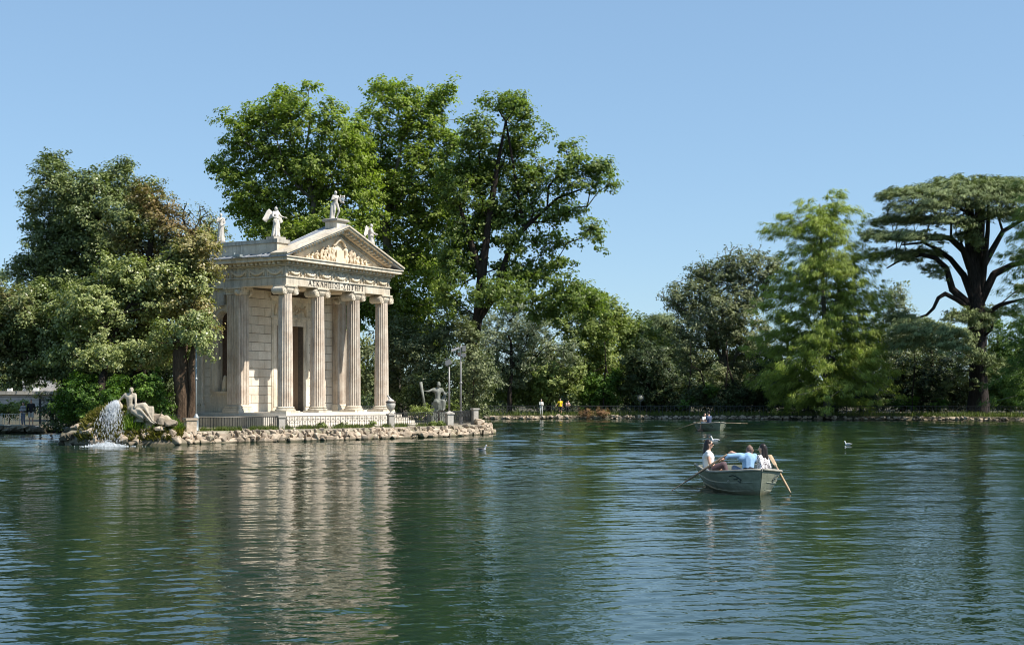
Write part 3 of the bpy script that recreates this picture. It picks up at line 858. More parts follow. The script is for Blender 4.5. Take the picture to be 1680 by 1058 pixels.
# garlands on the frieze
def garland(n_, x0, x1, zc=9.68):
    mb = MB(); pts = []; rad = []
    for j in range(13):
        f = j/12; pts.append((x0+(x1-x0)*f, 0, zc-.30*(1-(2*f-1)**2)*.9+.02)); rad.append(.05+.06*math.sin(math.pi*f)+.018*((j % 2)*2-1))
    mb.tube(pts, rad, 6)
    for xx, s in ((x0, 1), (x1, -1)):
        mb.tube([(xx, 0, zc+.06), (xx+s*.03, 0, zc-.12), (xx+s*.07, 0, zc-.34)], [.075, .05, .065], 5)
        mb.tube([(xx+s*.12, -.0, zc+.09), (xx+s*.3, -.0, zc+.13), (xx+s*.42, 0, zc+.05)], [.03, .04, .025], 4)
    return mb.mesh('garland', True)
gm = garland(0, .12, 1.28)
for i in range(7):
    o = link('garland', gm, 'marble_carving', temple); o.location = (-.30+i*1.39, -E-.01, 0)
for i in range(5):
    for x, s in ((-E-.01, 1), (WX+E+.01, -1)):
        o = link('garland', gm, 'marble_weathered', temple); o.rotation_euler = (0, 0, R(90)); o.location = (x+.02*s*0, -.28+i*1.39, 0)
for i in range(8):
    o = link('rosette', bpy.data.meshes.get('rosette') or MB().lathe([(.085, 0), (.09, .03), (.04, .05), (.03, .07)], 10).mesh('rosette'), 'marble_carving', temple)
    o.rotation_euler = (R(90), 0, 0); o.location = (-.24+i*1.39, -E+.02, 9.74)
# lettering
SER = .09
GLY = {
 'A': [((0, 0), (.40, 1), .07), ((.40, 1), (.80, 0), .15), ((.2, .38), (.62, .38), .06)],
 'S': [((0, 0), (.72, 0), .08), ((0, 1), (.72, 1), .08), ((0.02, 0), (.42, .52), .07), ((.42, .5), (.02, 1), .14), ((.72, 0), (.72, .2), .05), ((.72, 1), (.72, .8), .05)],
 'K': [((.12, 0), (.12, 1), .14), ((.14, .42), (.68, 1), .06), ((.28, .56), (.78, 0), .14)],
 'L': [((0, 0), (.40, 1), .07), ((.40, 1), (.80, 0), .15)],
 'H': [((.12, 0), (.12, 1), .14), ((.72, 0), (.72, 1), .14), ((.12, .52), (.72, .52), .06)],
 'P': [((.12, 0), (.12, 1), .14), ((.70, 0), (.70, 1), .14), ((.0, 1), (.82, 1), .08)],
 'I': [((.14, 0), (.14, 1), .14)],
 'O': None, 'T': [((.4, 0), (.4, 1), .14), ((0, 1), (.8, 1), .08), ((0, 1), (0, .82), .05), ((.8, 1), (.8, .82), .05)],
 'R': [((.12, 0), (.12, 1), .14)],
}
WID = dict(A=.82, S=.76, K=.8, L=.82, H=.84, P=.84, I=.28, O=.9, T=.82, R=.66)
SERI = {'K': [.12], 'H': [.12, .72], 'P': [.12, .70], 'I': [.14], 'R': [.12]}
def bar(mb, a, b, wd, hgt, x0, z0):
    a = Vector((a[0], a[1])); b = Vector((b[0], b[1])); d = (b-a).normalized(); nn = Vector((-d.y, d.x))*(wd+.03)/2
    q = [a+nn, b+nn, b-nn, a-nn]
    vs_ = [(x0+p_.x*hgt, y, z0+p_.y*hgt) for y in (0, .03) for p_ in q]
    mb.add(vs_, [(0, 1, 2, 3), (7, 6, 5, 4), (0, 4, 5, 1), (1, 5, 6, 2), (2, 6, 7, 3), (3, 7, 4, 0)])
def letter(chh, x0, z0, hgt):
    mb = MB()
    if chh == 'O':   # capital omega
        pr = [(.45+.36*math.sin(a), .56+.42*-math.cos(a)) for a in np.linspace(.55, 2*math.pi-.55, 13)]
        for a, b in zip(pr, pr[1:]): bar(mb, a, b, .11, hgt, x0, z0)
        bar(mb, (.04, .03), (.30, .03), .08, hgt, x0, z0); bar(mb, (.60, .03), (.86, .03), .08, hgt, x0, z0)
        bar(mb, (.26, .03), (.28, .24), .08, hgt, x0, z0); bar(mb, (.64, .03), (.62, .24), .08, hgt, x0, z0)
    else:
        for a, b, wd in GLY[chh]: bar(mb, a, b, wd, hgt, x0, z0)
        if chh == 'R':
            pr = [(.12+.42*math.sin(a), .73+.24*math.cos(a)) for a in np.linspace(0, math.pi, 9)]
            for a, b in zip(pr, pr[1:]): bar(mb, a, b, .09, hgt, x0, z0)
        for sx_ in SERI.get(chh, []):
            bar(mb, (sx_-.14, .02), (sx_+.14, .02), .05, hgt, x0, z0)
            if chh != 'P': bar(mb, (sx_-.14, .98), (sx_+.14, .98), .05, hgt, x0, z0)
    return recalc(mb.mesh('letter'))
HG = .31
def word(txt, x, gap):
    for c_ in txt:
        o = link('letter', letter(c_, 0, 0, HG), 'bronze_letter', temple); o.location = (x, -E-.018, Z1+.075); x += (WID[c_]+gap)*HG
    return x
x = word('ASKLHPIOI', 1.60, .36)
MB().box(x+.06, x+.16, -E-.018, -E+.01, Z1+.18, Z1+.23).build('letter', 'bronze_letter', temple)
word('SOTHRI', x+.26, .36)
# pediment
HP = 2.08; xm = WX/2; e0 = 1.0; half_w = xm+e0; zt0 = 10.361
mb = MB(); mb.add([(-E, -E+.18, zt0), (WX+E, -E+.18, zt0), (xm, -E+.18, zt0+HP*.93), (-E, .3, zt0), (WX+E, .3, zt0), (xm, .3, zt0+HP*.93)],
       [(0, 1, 2), (5, 4, 3), (0, 3, 4, 1), (1, 4, 5, 2), (2, 5, 3, 0)]); recalc(mb.build('tympanum', 'marble_carving', temple).data)
sl = math.atan2(HP, half_w); Ls = math.hypot(HP, half_w)
def rake(name, d0, d1, ya, yb, mat, s, kind=None, trim=0.0):
    """bar along the slope: perpendicular offset d0..d1 below the top line"""
    mb = MB(); tx, tz = (math.cos(sl), math.sin(sl)); nx_, nz_ = (-math.sin(sl), math.cos(sl))
    def pt(l, d): 
        X = -e0+tx*l+nx_*d; Z = zt0+tz*l+nz_*d; return (X, Z)
    L0 = trim; apex = lambda d: (half_w+math.sin(sl)*d)/math.cos(sl)
    q = [pt(L0, d0), pt(apex(d0), d0), pt(apex(d1), d1), pt(L0, d1)]
    vs_ = []
    for y in (ya, yb):
        for (X, Z) in q: vs_.append((X if s > 0 else WX-X, y, Z))
    mb.add(vs_, [(0, 1, 2, 3), (7, 6, 5, 4), (0, 4, 5, 1), (1, 5, 6, 2), (2, 6, 7, 3), (3, 7, 4, 0)])
    o = mb.build(name, mat, temple, kind=kind); recalc(o.data); return o
for s in (1, -1):
    rake('raking_cornice', -.0, .10, -.98, .2, 'marble', s)
    rake('raking_lip', .101, .19, -1.06, .2, 'marble', s)
    rake('raking_bed', -.20, -.001, -.50, .2, 'marble_carving', s, trim=.75)
    rake('raking_moulding', -.34, -.22, -.33, .1, 'marble_weathered', s, trim=1.3)
    mb = MB(); tx, tz = math.cos(sl), math.sin(sl)
    for i in range(14):
        l = 1.0+i*.345
        q = [(l, -.18), (l+.17, -.18), (l+.17, -.004), (l, -.004)]
        vs_ = []
        for y in (-.80, -.502):
            for (a, d) in q:
                X = -e0+tx*a-math.sin(sl)*d; Z = zt0+tz*a+math.cos(sl)*d
                vs_.append((X if s > 0 else WX-X, y, Z))
        mb.add(vs_, [(0, 1, 2, 3), (7, 6, 5, 4), (0, 4, 5, 1), (1, 5, 6, 2), (2, 6, 7, 3), (3, 7, 4, 0)])
    o = mb.build('raking_dentils', 'marble', temple, kind='stuff'); recalc(o.data)
# relief figures
def relief(x, z, hgt, pose, yy=-E+.12):
    r_ = random.uniform; ln = r_(-.12, .12)*hgt+pose*.05; w_ = .09*hgt+.02; yy += r_(-.05, .05)
    hx, hz = x+ln*1.5, z+hgt*r_(.84, .95)
    it = [('c', (x, yy, z+.42*hgt), (x+ln, yy-.03, z+.70*hgt), w_*1.15, w_*1.3), ('e', (hx, yy-.09, hz), (.062, .07, .08)),
          ('c', (x+ln, yy-.04, z+.70*hgt), (hx, yy-.06, hz-.06), .045, .04)]
    for sd_ in (-1, 1):
        fx = x+sd_*r_(.05, .20)*hgt; it.append(('c', (x+sd_*.05*hgt, yy-.02, z+.44*hgt), (fx, yy-.09, z+.22*hgt), .075*hgt+.015, .06*hgt+.01))
        it.append(('c', (fx, yy-.09, z+.22*hgt), (fx+r_(-.08, .08), yy-.05, z+.03), .055*hgt+.01, .035))
        ex, ez = x+ln+sd_*r_(.14, .24), z+hgt*r_(.48, .74)
        it.append(('c', (x+ln+sd_*.08*hgt, yy-.05, z+.70*hgt), (ex, yy-.10, ez), .04, .033)); it.append(('c', (ex, yy-.10, ez), (ex+sd_*r_(-.12, .14), yy-.11, ez+r_(-.10, .20)), .033, .025))
    if random.random() < .6: it.append(('h', [(x-.10, yy, z+.05), (x+.16*pose, yy-.08, z+.05), (x+.08, yy-.06, z+.6*hgt), (x-.06, yy, z+.55*hgt), (x+.05, yy+.05, z+.1)]))
    link('relief_figure', blob(it, .03, 1), 'marble_carving', temple)
zt = zt0+.02
for (x, hh, ps) in ((1.55, .30, 1), (2.05, .52, 1), (2.42, .62, -1), (2.82, .86, 1), (3.2, .84, 1), (3.6, 1.08, -1), (3.98, 1.12, 1), (5.2, 1.16, -1), (5.58, .98, 1), (5.98, .98, -1), (6.35, .78, -1), (6.75, .66, 1), (7.15, .50, -1), (7.6, .30, -1)):
    relief(x, zt, hh, ps)
mb = MB(); mb.box(4.1, 5.05, -E-.02, -E+.18, zt, zt+.35); mb.box(4.25, 4.9, -E+.02, -E+.18, zt+.35, zt+.8)
mb.tube([(4.1, -E+.05, zt+1.05), (4.3, -E, zt+1.35), (4.57, -E, zt+1.48), (4.85, -E, zt+1.35), (5.05, -E+.05, zt+1.05)], [.06, .1, .12, .1, .06], 6)
mb.build('relief_altar', 'marble_carving', temple)
# roof
mb = MB()
def roofside(s):
    th = .05; q = [(-e0-.04, zt0+.0), (xm, zt0+HP+.19)]
    for (ya, yb) in ((-.98, .92),):
        vs_ = []
        for y in (ya, yb):
            for (X, Z) in q: vs_.append((X if s > 0 else WX-X, y, Z+.02)); vs_.append((X if s > 0 else WX-X, y, Z-th))
        mb.add(vs_, [(0, 2, 6, 4), (1, 5, 7, 3), (0, 1, 3, 2), (4, 6, 7, 5), (0, 4, 5, 1), (2, 3, 7, 6)])
roofside(1); roofside(-1)
o = roof_ = mb.build('roof', 'lead_roof', temple); recalc(o.data)
for s in (1, -1):
    for i in range(4):
        y = -.94+i*.6; m2 = MB()
        a = Vector((-e0-.06 if s > 0 else WX+e0+.06, y, zt0+.03)); b = Vector((xm, y, zt0+HP+.22))
        m2.tube([a, b], .035, 4); m2.build('roof_seam', 'lead_roof', roof_)
mb = MB(); mb.add([(-E, .6, zt0), (WX+E, .6, zt0), (xm, .6, zt0+HP*.97), (-E, .9, zt0), (WX+E, .9, zt0), (xm, .9, zt0+HP*.97)],
       [(0, 1, 2), (5, 4, 3), (0, 3, 4, 1), (1, 4, 5, 2), (2, 5, 3, 0)]); recalc(mb.build('gable_back', 'marble_weathered', temple).data)
MB().box(-.4, WX+.4, .93, VE+.5, 10.362, 10.45).build('flat_roof', 'lead_roof', temple)
for s in (1, -1):
    mb = MB(); xa, xb = (-1.08, -.42) if s > 0 else (WX+1.08, WX+.42)
    mb.add([(xa, .93, 10.362), (xb, .93, 10.362), (xb, .93, 10.60), (xa, .93, 10.40), (xa, VE+.9, 10.362), (xb, VE+.9, 10.362), (xb, VE+.9, 10.60), (xa, VE+.9, 10.40)],
        [(0, 1, 2, 3), (7, 6, 5, 4), (0, 4, 5, 1), (1, 5, 6, 2), (2, 6, 7, 3), (3, 7, 4, 0)]); ef_ = mb.build('eave_flashing', 'lead_roof', temple); recalc(ef_.data)
    for i in range(7):
        mb = MB(); mb.tube([(xa, 1.2+i*.95, 10.41), (xb, 1.2+i*.95, 10.62)], .03, 4); mb.build('roof_seam', 'lead_roof', ef_)
# attic parapets
for s in (1, -1):
    x0, x1 = (-.42, .55) if s > 0 else (WX-.55, WX+.42)
    pp_ = MB().box(x0, x1, .25, VE+.6, 10.362, 11.2).build('parapet', 'marble', temple, kind=None)
    MB().box(x0-.08, x1+.08, .17, VE+.7, 11.201, 11.42).build('parapet_coping', 'marble_weathered', pp_)
MB().box(xm-.45, xm+.45, -.45, .45, zt0+HP-.3, zt0+HP+.42).build('apex_block', 'marble', temple)
mb = MB(); mb.lathe([(.62, 0), (.72, .06), (.72, .16), (.6, .2)], 4, (0, 0, 0))
o = mb.build('apex_slab', 'marble_weathered', temple); o.rotation_euler = (0, 0, R(45)); o.location = (xm, 0, zt0+HP+.421); o.scale = (1.15, 1.15, 1)
# floodlight lying on the eave of the roof
fl = empty('floodlight', TW(-1.15, 2.6, 10.42), TA, 'grey floodlight fixed above the side cornice of the temple', 'floodlight')
MB().box(-.12, .12, -.28, .28, .0, .14).build('lamp_housing', 'pole_grey', fl); MB().tube([(0, .25, .1), (.3, .5, .3)], .03, 5).build('bracket', 'pole_grey', fl)

# ------------------------------------------------------------------ people and statues
BASEJ = dict(head=(0, -.01, 1.60), neck=(0, .015, 1.45), chest=(0, .015, 1.28), belly=(0, 0, 1.08), pelvis=(0, 0, .95),
    shL=(.175, .015, 1.39), shR=(-.175, .015, 1.39), elL=(.235, .03, 1.11), elR=(-.235, .03, 1.11), wrL=(.25, -.05, .87), wrR=(-.25, -.05, .87),
    hiL=(.09, 0, .92), hiR=(-.09, 0, .92), knL=(.10, -.03, .50), knR=(-.10, -.03, .50), anL=(.10, .03, .085), anR=(-.10, .03, .085))
def body_items(J, head=True, g=0):
    V_ = {k: Vector(v) for k, v in J.items()}
    it = []
    if head:
        h = V_['head']; f = V_.get('face', Vector((0, -1, 0))).normalized()
        it += [('e', h, (.077, .092, .115)), ('c', h+Vector((0, 0, -.05))+f*.02, h+Vector((0, 0, -.07))+f*.05, .055, .035),
               ('c', h+f*.085+Vector((0, 0, .005)), h+f*.108+Vector((0, 0, -.03)), .012, .016)]
        sd_ = f.cross(Vector((0, 0, 1)))
        for s in (-1, 1): it.append(('e', h+sd_*.078*s+Vector((0, 0, -.01)), (.014, .022, .032)))
        it.append(('c', V_['neck'], h+Vector((0, 0, -.08)), .055, .05))
    it += [('c', V_['neck'], V_['chest'], .06, .10)]
    for s in 'LR':
        it += [('c', V_['neck']+Vector((0, 0, -.04)), V_['sh'+s], .05, .055+g), ('c', V_['chest'], V_['sh'+s]+Vector((0, 0, -.06)), .11+g, .06+g),
               ('c', V_['sh'+s], V_['el'+s], .052+g, .040+g), ('c', V_['el'+s], V_['wr'+s], .038+g, .026),
               ('c', V_['pelvis'], V_['hi'+s], .10+g, .092+g), ('c', V_['hi'+s], V_['kn'+s], .085+g, .055+g), ('c', V_['kn'+s], V_['an'+s], .052+g, .036)]
        an = V_['an'+s]; kn = V_['kn'+s]; fd = V_.get('toe'+s, an+Vector((0, -.16, -.05)))
        it.append(('c', an+Vector((0, 0, -.02)), fd, .038, .028))
    it += [('c', V_['chest'], V_['belly'], .135+g, .115+g), ('c', V_['belly'], V_['pelvis'], .115+g, .125+g)]
    return it
def hand_tubes(mb, wr, d, side):
    d = d.normalized(); s = d.cross(Vector((0, 0, 1)))
    if s.length < .1: s = Vector((1, 0, 0))
    s.normalize(); u_ = s.cross(d)
    mb.tube([wr, wr+d*.05, wr+d*.095], [.026, .04, .036], 7)
    for i, ln in enumerate((.070, .080, .074, .058)):
        a = wr+d*.085+s*(-.030+.02*i); mb.tube([a, a+d*ln*.55-u_*.006, a+d*ln*.9-u_*.03], [.0092, .0085, .007], 5)
    a = wr+d*.03-s*.03*side; mb.tube([a, a-s*.028*side+d*.02, a-s*.035*side+d*.055], [.012, .010, .008], 5)
def merge(mes):
    bm = bmesh.new()
    for me in mes: bm.from_mesh(me)
    o = bpy.data.meshes.new('body'); bm.to_mesh(o); bm.free()
    for p_ in o.polygons: p_.use_smooth = True
    return o
def person(label, loc, rz, J, skin='skin', parts=(), hair='hair_dark', longhair=None, bald=False, scale=1.0, glasses=False, group=None, vox=.02, handdir=None):
    JJ = dict(BASEJ); JJ.update(J)
    root = empty('person', loc, rz, label, 'person', group); root.scale = (scale,)*3
    body = blob(body_items(JJ), vox, 3)
    mb = MB()
    for s, sg in (('L', 1), ('R', -1)):
        wr = Vector(JJ['wr'+s]); d = wr-Vector(JJ['el'+s])
        if handdir and s in handdir: d = Vector(handdir[s])
        hand_tubes(mb, wr-d.normalized()*.01, d, sg)
    link('body', merge([body, mb.mesh('h')]), skin, root)
    V_ = {k: Vector(v) for k, v in JJ.items()}
    f = V_.get('face', Vector((0, -1, 0))).normalized(); h = V_['head']
    for nm, mt, kind in parts:
        it = []
        if kind.startswith('top'):
            g = .018
            it += [('c', V_['neck']+Vector((0, 0, -.05)), V_['chest'], .075, .13), ('c', V_['chest'], V_['belly'], .155, .14), ('c', V_['belly'], V_['pelvis'], .138, .148)]
            for s in 'LR':
                it += [('c', V_['neck']+Vector((0, 0, -.05)), V_['sh'+s], .055, .066), ('c', V_['chest'], V_['sh'+s]+Vector((0, 0, -.06)), .13, .075),
                       ('c', V_['pelvis'], V_['hi'+s], .12, .11)]
                if 'none' in kind: continue
                if 'short' in kind: it.append(('c', V_['sh'+s], V_['sh'+s].lerp(V_['el'+s], .6), .068, .064))
                else: it += [('c', V_['sh'+s], V_['el'+s], .068, .055), ('c', V_['el'+s], V_['el'+s].lerp(V_['wr'+s], .5 if 'half' in kind else .92), .054, .046)]
        elif kind.startswith('leg'):
            it += [('c', V_['pelvis']+Vector((0, 0, .06)), V_['pelvis'], .125, .13)]
            for s in 'LR':
                it += [('c', V_['pelvis'], V_['hi'+s], .115, .108)]
                if 'short' in kind: it.append(('c', V_['hi'+s], V_['hi'+s].lerp(V_['kn'+s], .85), .104, .085))
                else: it += [('c', V_['hi'+s], V_['kn'+s], .104, .072), ('c', V_['kn'+s], V_['kn'+s].lerp(V_['an'+s], .93), .070, .055)]
        elif kind == 'shoe':
            for s in 'LR':
                an = V_['an'+s]; fd = V_.get('toe'+s, an+Vector((0, -.17, -.05)))
                it += [('c', an+Vector((0, .03, -.045)), fd, .05, .040)]
        link(nm, blob(it, vox, 3), mt, root)
    if not bald:
        it = [('e', h-f*.022+Vector((0, 0, .03)), (.088, .098, .105))]
        if longhair:
            it += [('c', h-f*.06, h-f*.085+Vector((0, 0, -.2)), .075, .07), ('c', h-f*.085+Vector((0, 0, -.2)), h-f*.09+Vector((0, 0, -longhair)), .075, .045)]
            sd_ = f.cross(Vector((0, 0, 1)))
            for s in (-1, 1): it.append(('c', h+sd_*.05*s-f*.03, h+sd_*.075*s-f*.05+Vector((0, 0, -.24)), .045, .035))
        link('hair', blob(it, vox, 2), hair, root)
    else:
        link('hair', blob([('e', h-f*.022+Vector((0, 0, .004)), (.086, .094, .098))], vox, 2), hair, root)
    if glasses:
        mb = MB(); sd_ = f.cross(Vector((0, 0, 1)))
        for s in (-1, 1):
            c = h+f*.094+sd_*.032*s+Vector((0, 0, .018)); mb.tube([c-f*.006, c+f*.006], [.027, .027], 10)
            mb.tube([c+sd_*.03*s, h+sd_*.082*s+Vector((0, 0, .02))], .006, 4)
        mb.build('sunglasses', 'lens_black', root)
    return root

# --- boats
def boat(loc, rz, label):
    """local: bow at +x end x=0, stern at x=-3.6; z=0 is the waterline"""
    root = empty('rowing_boat', loc, rz, label, 'boat', 'rowing boats on the lake')
    L_ = 3.6
    def half(s):   # s 0 bow .. 1 stern
        return .84*min(1.0, (math.sin(min(s/.42, 1)*math.pi/2))**.72)*(1-.14*max(0, (s-.5)/.5)**1.5)
    def sheer(s): return .60-.10*math.sin(math.pi*min(s*1.1, 1))+.02*(1-s)-.03*s
    def keel(s): return -.16+.06*max(0, (.15-s)/.15)**2+.04*max(0, (s-.6)/.4)**2
    ns, nq = 30, 29; V_ = []
    for i in range(ns):
        s = i/(ns-1); b = max(half(s), .004); zs_, zk = sheer(s), keel(s)
        for side in (1, -1):
            for q in range(nq):
                u_ = q/(nq-1)
                wdt = b*(u_**.42 if s < .2 else u_**.30)*(1-.22*(1-u_)*(1 if s < .5 else .5)); z = zk+(zs_-zk)*u_**1.5
                # lapstrakes
                st = (u_*4) % 1.0; lap = .012*(st if u_ < .999 else 1)
                flare = .10*u_*max(0, 1-s/.35)
                wdt = max(0, wdt*(.88+.12*u_)+lap*2.0*(b/.8))
                x = -s*L_-(.30*(1-u_)*max(0, 1-s/.25))
                V_.append((x, side*wdt, z))
    Fc = []
    for i in range(ns-1):
        for sd_ in range(2):
            o_ = sd_*nq
            for q in range(nq-1):
                a = i*2*nq+o_+q; b = a+2*nq
                Fc.append((a, b, b+1, a+1) if sd_ == 0 else (a, a+1, b+1, b))
    me = bpy.data.meshes.new('hull'); me.from_pydata(V_, [], Fc); me.update()
    hl = link('hull', me, 'boat_paint', root)
    so_ = hl.modifiers.new('s', 'SOLIDIFY'); so_.thickness = .025; so_.offset = 0
    for side in (0, 1):
        for q in (8, 14, 20):
            pts = []
            for j in range(1, ns):
                v = Vector(V_[j*2*nq+side*nq+q]); pts.append(v+Vector((0, .016*(1 if side == 0 else -1), 0)))
            mb = MB(); mb.tube(pts, .011, 4); mb.build('strake', 'boat_paint', root)
    # transom
    i = ns-1; pl = [V_[i*2*nq+q] for q in range(nq-1, -1, -1)]+[V_[i*2*nq+nq+q] for q in range(1, nq)]
    n_ = len(pl); mb = MB(); mb.add([(v[0]+.03, v[1], v[2]) for v in pl]+[(v[0]-.02, v[1], v[2]) for v in pl], [tuple(range(n_)), tuple(range(2*n_-1, n_-1, -1))]+[(j, (j+1) % n_, n_+(j+1) % n_, n_+j) for j in range(n_)])
    recalc(mb.build('transom', 'boat_paint', root).data)
    for side in (0, 1):
        pts = [Vector(V_[j*2*nq+side*nq+nq-1])+Vector((0, 0, .012)) for j in range(ns)]
        mb = MB(); mb.tube([p_+Vector((0, (.02 if side == 0 else -.02), 0)) for p_ in pts], .034, 6); mb.build('gunwale', 'boat_seat', root, True)
    mb = MB(); mb.add([(0.03, 0, sheer(0)+.035), (-.5, .46, sheer(.14)+.03), (-.5, -.46, sheer(.14)+.03), (0.03, 0, sheer(0)-.02), (-.5, .46, sheer(.14)-.02), (-.5, -.46, sheer(.14)-.02)],
                      [(0, 1, 2), (5, 4, 3), (0, 3, 4, 1), (1, 4, 5, 2), (2, 5, 3, 0)]); mb.build('breasthook', 'boat_seat', root)
    for xs_, w2 in ((-.95, .62), (-2.0, .70), (-3.05, .60)):
        MB().box(xs_-.16, xs_+.16, -w2, w2, .30, .34).build('seat', 'boat_seat', root)
    for side in (1, -1):
        mb = MB(); mb.tube([(-1.75, side*.80, .52), (-1.75, side*.82, .60)], .02, 6); mb.tube([(-1.75+.05*math.cos(a), side*.82, .66-.05*math.sin(a)) for a in np.linspace(0, math.pi, 8)], .012, 5)
        mb.build('oarlock', 'iron', root)
        # number painted on each bow
        mb = MB()
        for pts in ([(-.72, .44), (-.60, .47), (-.50, .44), (-.52, .38), (-.62, .37)], [(-.50, .44), (-.42, .36), (-.46, .30), (-.52, .33)]):
            pp = []
            for (xx, z) in pts:
                s = -xx/L_; b = half(s); zk, zs_ = keel(s), sheer(s); u_ = ((z-zk)/(zs_-zk))**(1/1.5)
                wdt = b*(u_**.42 if s < .2 else u_**.30)*(1-.22*(1-u_)*(1 if s < .5 else .5))*(.88+.12*u_)+.024*((u_*4) % 1)*(b/.8)
                pp.append((xx, side*(wdt+.014), z))
            mb.tube(pp, .014, 4)
        mb.build('painted_mark', 'mark_paint', root)
    return root
def oar(label, a, b, mat='oar_wood', blade=.62):
    a = Vector(a); b = Vector(b); d = (b-a).normalized(); Ln = (b-a).length
    root = empty('oar', a, 0, label, 'oar', 'oars of the rowing boats')
    root.rotation_mode = 'QUATERNION'; root.rotation_quaternion = d.to_track_quat('Z', 'Y')
    MB().tube([(0, 0, 0), (0, 0, .12), (0, 0, .16), (0, 0, Ln*.5), (0, 0, Ln-blade*.7)], [.019, .021, .031, .030, .025], 8).build('shaft', mat, root, True)
    mb = MB(); pts = [(0, .02), (.1, .026), (.25, .05), (.5, .058), (.62, .052)]
    V_ = []
    for z, w2 in pts:
        zz_ = Ln-blade+z*blade/.62
        for (xx, yy) in ((-w2, 0), (0, .012), (w2, 0), (0, -.012)): V_.append((xx, yy, zz_))
    Fc = []
    for i in range(len(pts)-1):
        for j in range(4): Fc.append((i*4+j, i*4+(j+1) % 4, (i+1)*4+(j+1) % 4, (i+1)*4+j))
    Fc += [(3, 2, 1, 0), tuple(16+j for j in range(4))]
    mb.add(V_, Fc); mb.build('blade', mat, root)
    return root
BH = R(-84)   # heading (cos75, -sin75)
bow = G(1250, 32.3); bow = Vector((bow.x, bow.y, 0))
boat(bow, BH, 'nearer pale green rowing boat carrying three people')
BMt = Matrix.Translation(bow) @ Matrix.Rotation(BH, 4, 'Z')
fb = G(1182, 91.0); fb = Vector((fb.x, fb.y, 0))
boat(fb, R(-80), 'distant pale rowing boat carrying two people near the far shore')
# seated joints (origin on the seat plank centre; facing -y)
SEAT = dict(pelvis=(0, 0, .10), belly=(0, 0, .24), chest=(0, .0, .42), neck=(0, .0, .585), head=(0, -.02, .735), shL=(.165, 0, .53), shR=(-.165, 0, .53),
    elL=(.21, -.05, .27), elR=(-.21, -.05, .27), wrL=(.10, -.24, .20), wrR=(-.10, -.24, .20), hiL=(.09, -.02, .08), hiR=(-.09, -.02, .08),
    knL=(.13, -.42, .20), knR=(-.13, -.42, .20), anL=(.12, -.52, -.20), anR=(-.12, -.52, -.20))
def face_rot(dx, dy): return math.atan2(dx, -dy)
def seatJ(**k):
    d = dict(SEAT); d.update(k); return d
p1 = P(1162, 778, 35.3); 
person('woman with long dark hair, sunglasses and white sleeveless top, sitting in the stern', (p1.x, 35.3, .36), face_rot(.97, -.22),
       seatJ(wrL=(.02, -.27, .13), wrR=(-.02, -.27, .13), knL=(.16, -.38, .24), knR=(-.16, -.38, .24)), 'skin',
       (('top', 'shirt_white', 'top none'), ('trousers', 'cloth_brown', 'leg long')), longhair=.44, glasses=True, scale=1.06, vox=.014)
p2 = P(1226, 778, 33.9)
person('man in light blue shirt bending forward and reaching across the near boat', (p2.x, 33.9, .34), face_rot(-.25, .97),
       seatJ(belly=(-.03, -.02, .24), chest=(-.05, -.06, .42), neck=(-.07, -.10, .53), head=(-.13, -.16, .62), face=(-.3, -.85, -.2),
             shL=(.14, -.08, .50), shR=(-.22, -.08, .48), elL=(.40, -.14, .49), elR=(-.05, -.34, .46), wrL=(.50, -.16, .43), wrR=(.22, -.26, .56)),
       'skin_dark', (('shirt', 'shirt_blue', 'top half'), ('trousers', 'denim', 'leg long')), hair='hair_shaved', bald=True, scale=1.12, vox=.014, handdir={'R': (.9, .1, .05), 'L': (.6, -.3, -.3)})
# mirrored so that the reaching arm goes to the photograph's left: facing away, the figure's own left is at -x in the picture
p3 = P(1251, 778, 33.3)
person('woman in black and white patterned blouse with long dark hair, hand on the gunwale', (p3.x, 33.3, .36), face_rot(-.75, .62),
       seatJ(elR=(-.24, .06, .27), wrR=(-.28, .02, .10), elL=(.23, .12, .30), wrL=(.34, .14, .17), head=(0, -.01, .74), face=(.25, -1, 0)), 'skin',
       (('blouse', 'cloth_print', 'top half'), ('trousers', 'cloth_black', 'leg long')), longhair=.42, scale=1.0, vox=.014)
oar('long oar slanting down into the water beside the stern of the nearer boat', P(1193, 745, 33.9), G(1101, 34.3, -.02), 'oar_weathered')
oar('oar resting on the far gunwale by the bow of the nearer boat, blade up', P(1297, 808, 33.1), P(1263, 746, 34.4), 'oar_wood')
p4 = P(1163, 692, 92.2)
person('rower in navy T-shirt and dark cap seen from behind in the distant boat', (p4.x, 92.2, .36), face_rot(-.7, .7),
       seatJ(wrL=(.18, -.35, .34), wrR=(-.18, -.35, .34)), 'skin', (('shirt', 'shirt_navy', 'top short'), ('trousers', 'cloth_pale', 'leg short')), scale=1.22, vox=.025)
p5 = P(1156, 692, 93.6)
person('passenger in white top facing the rower in the distant boat', (p5.x, 93.6, .38), face_rot(.5, -.8),
       seatJ(), 'skin', (('shirt', 'shirt_white', 'top short'), ('trousers', 'cloth_pale', 'leg long')), scale=1.0, vox=.025)
oar('pale oar of the distant boat reaching down to the water, leftmost oar tip', P(1160, 688, 92.3), P(1107, 705, 94.0), 'oar_wood', .75)
oar('pale oar of the distant boat held level above the water toward the cypress side', P(1180, 693.5, 92.0), P(1226, 694.5, 90.5), 'oar_wood', .75)

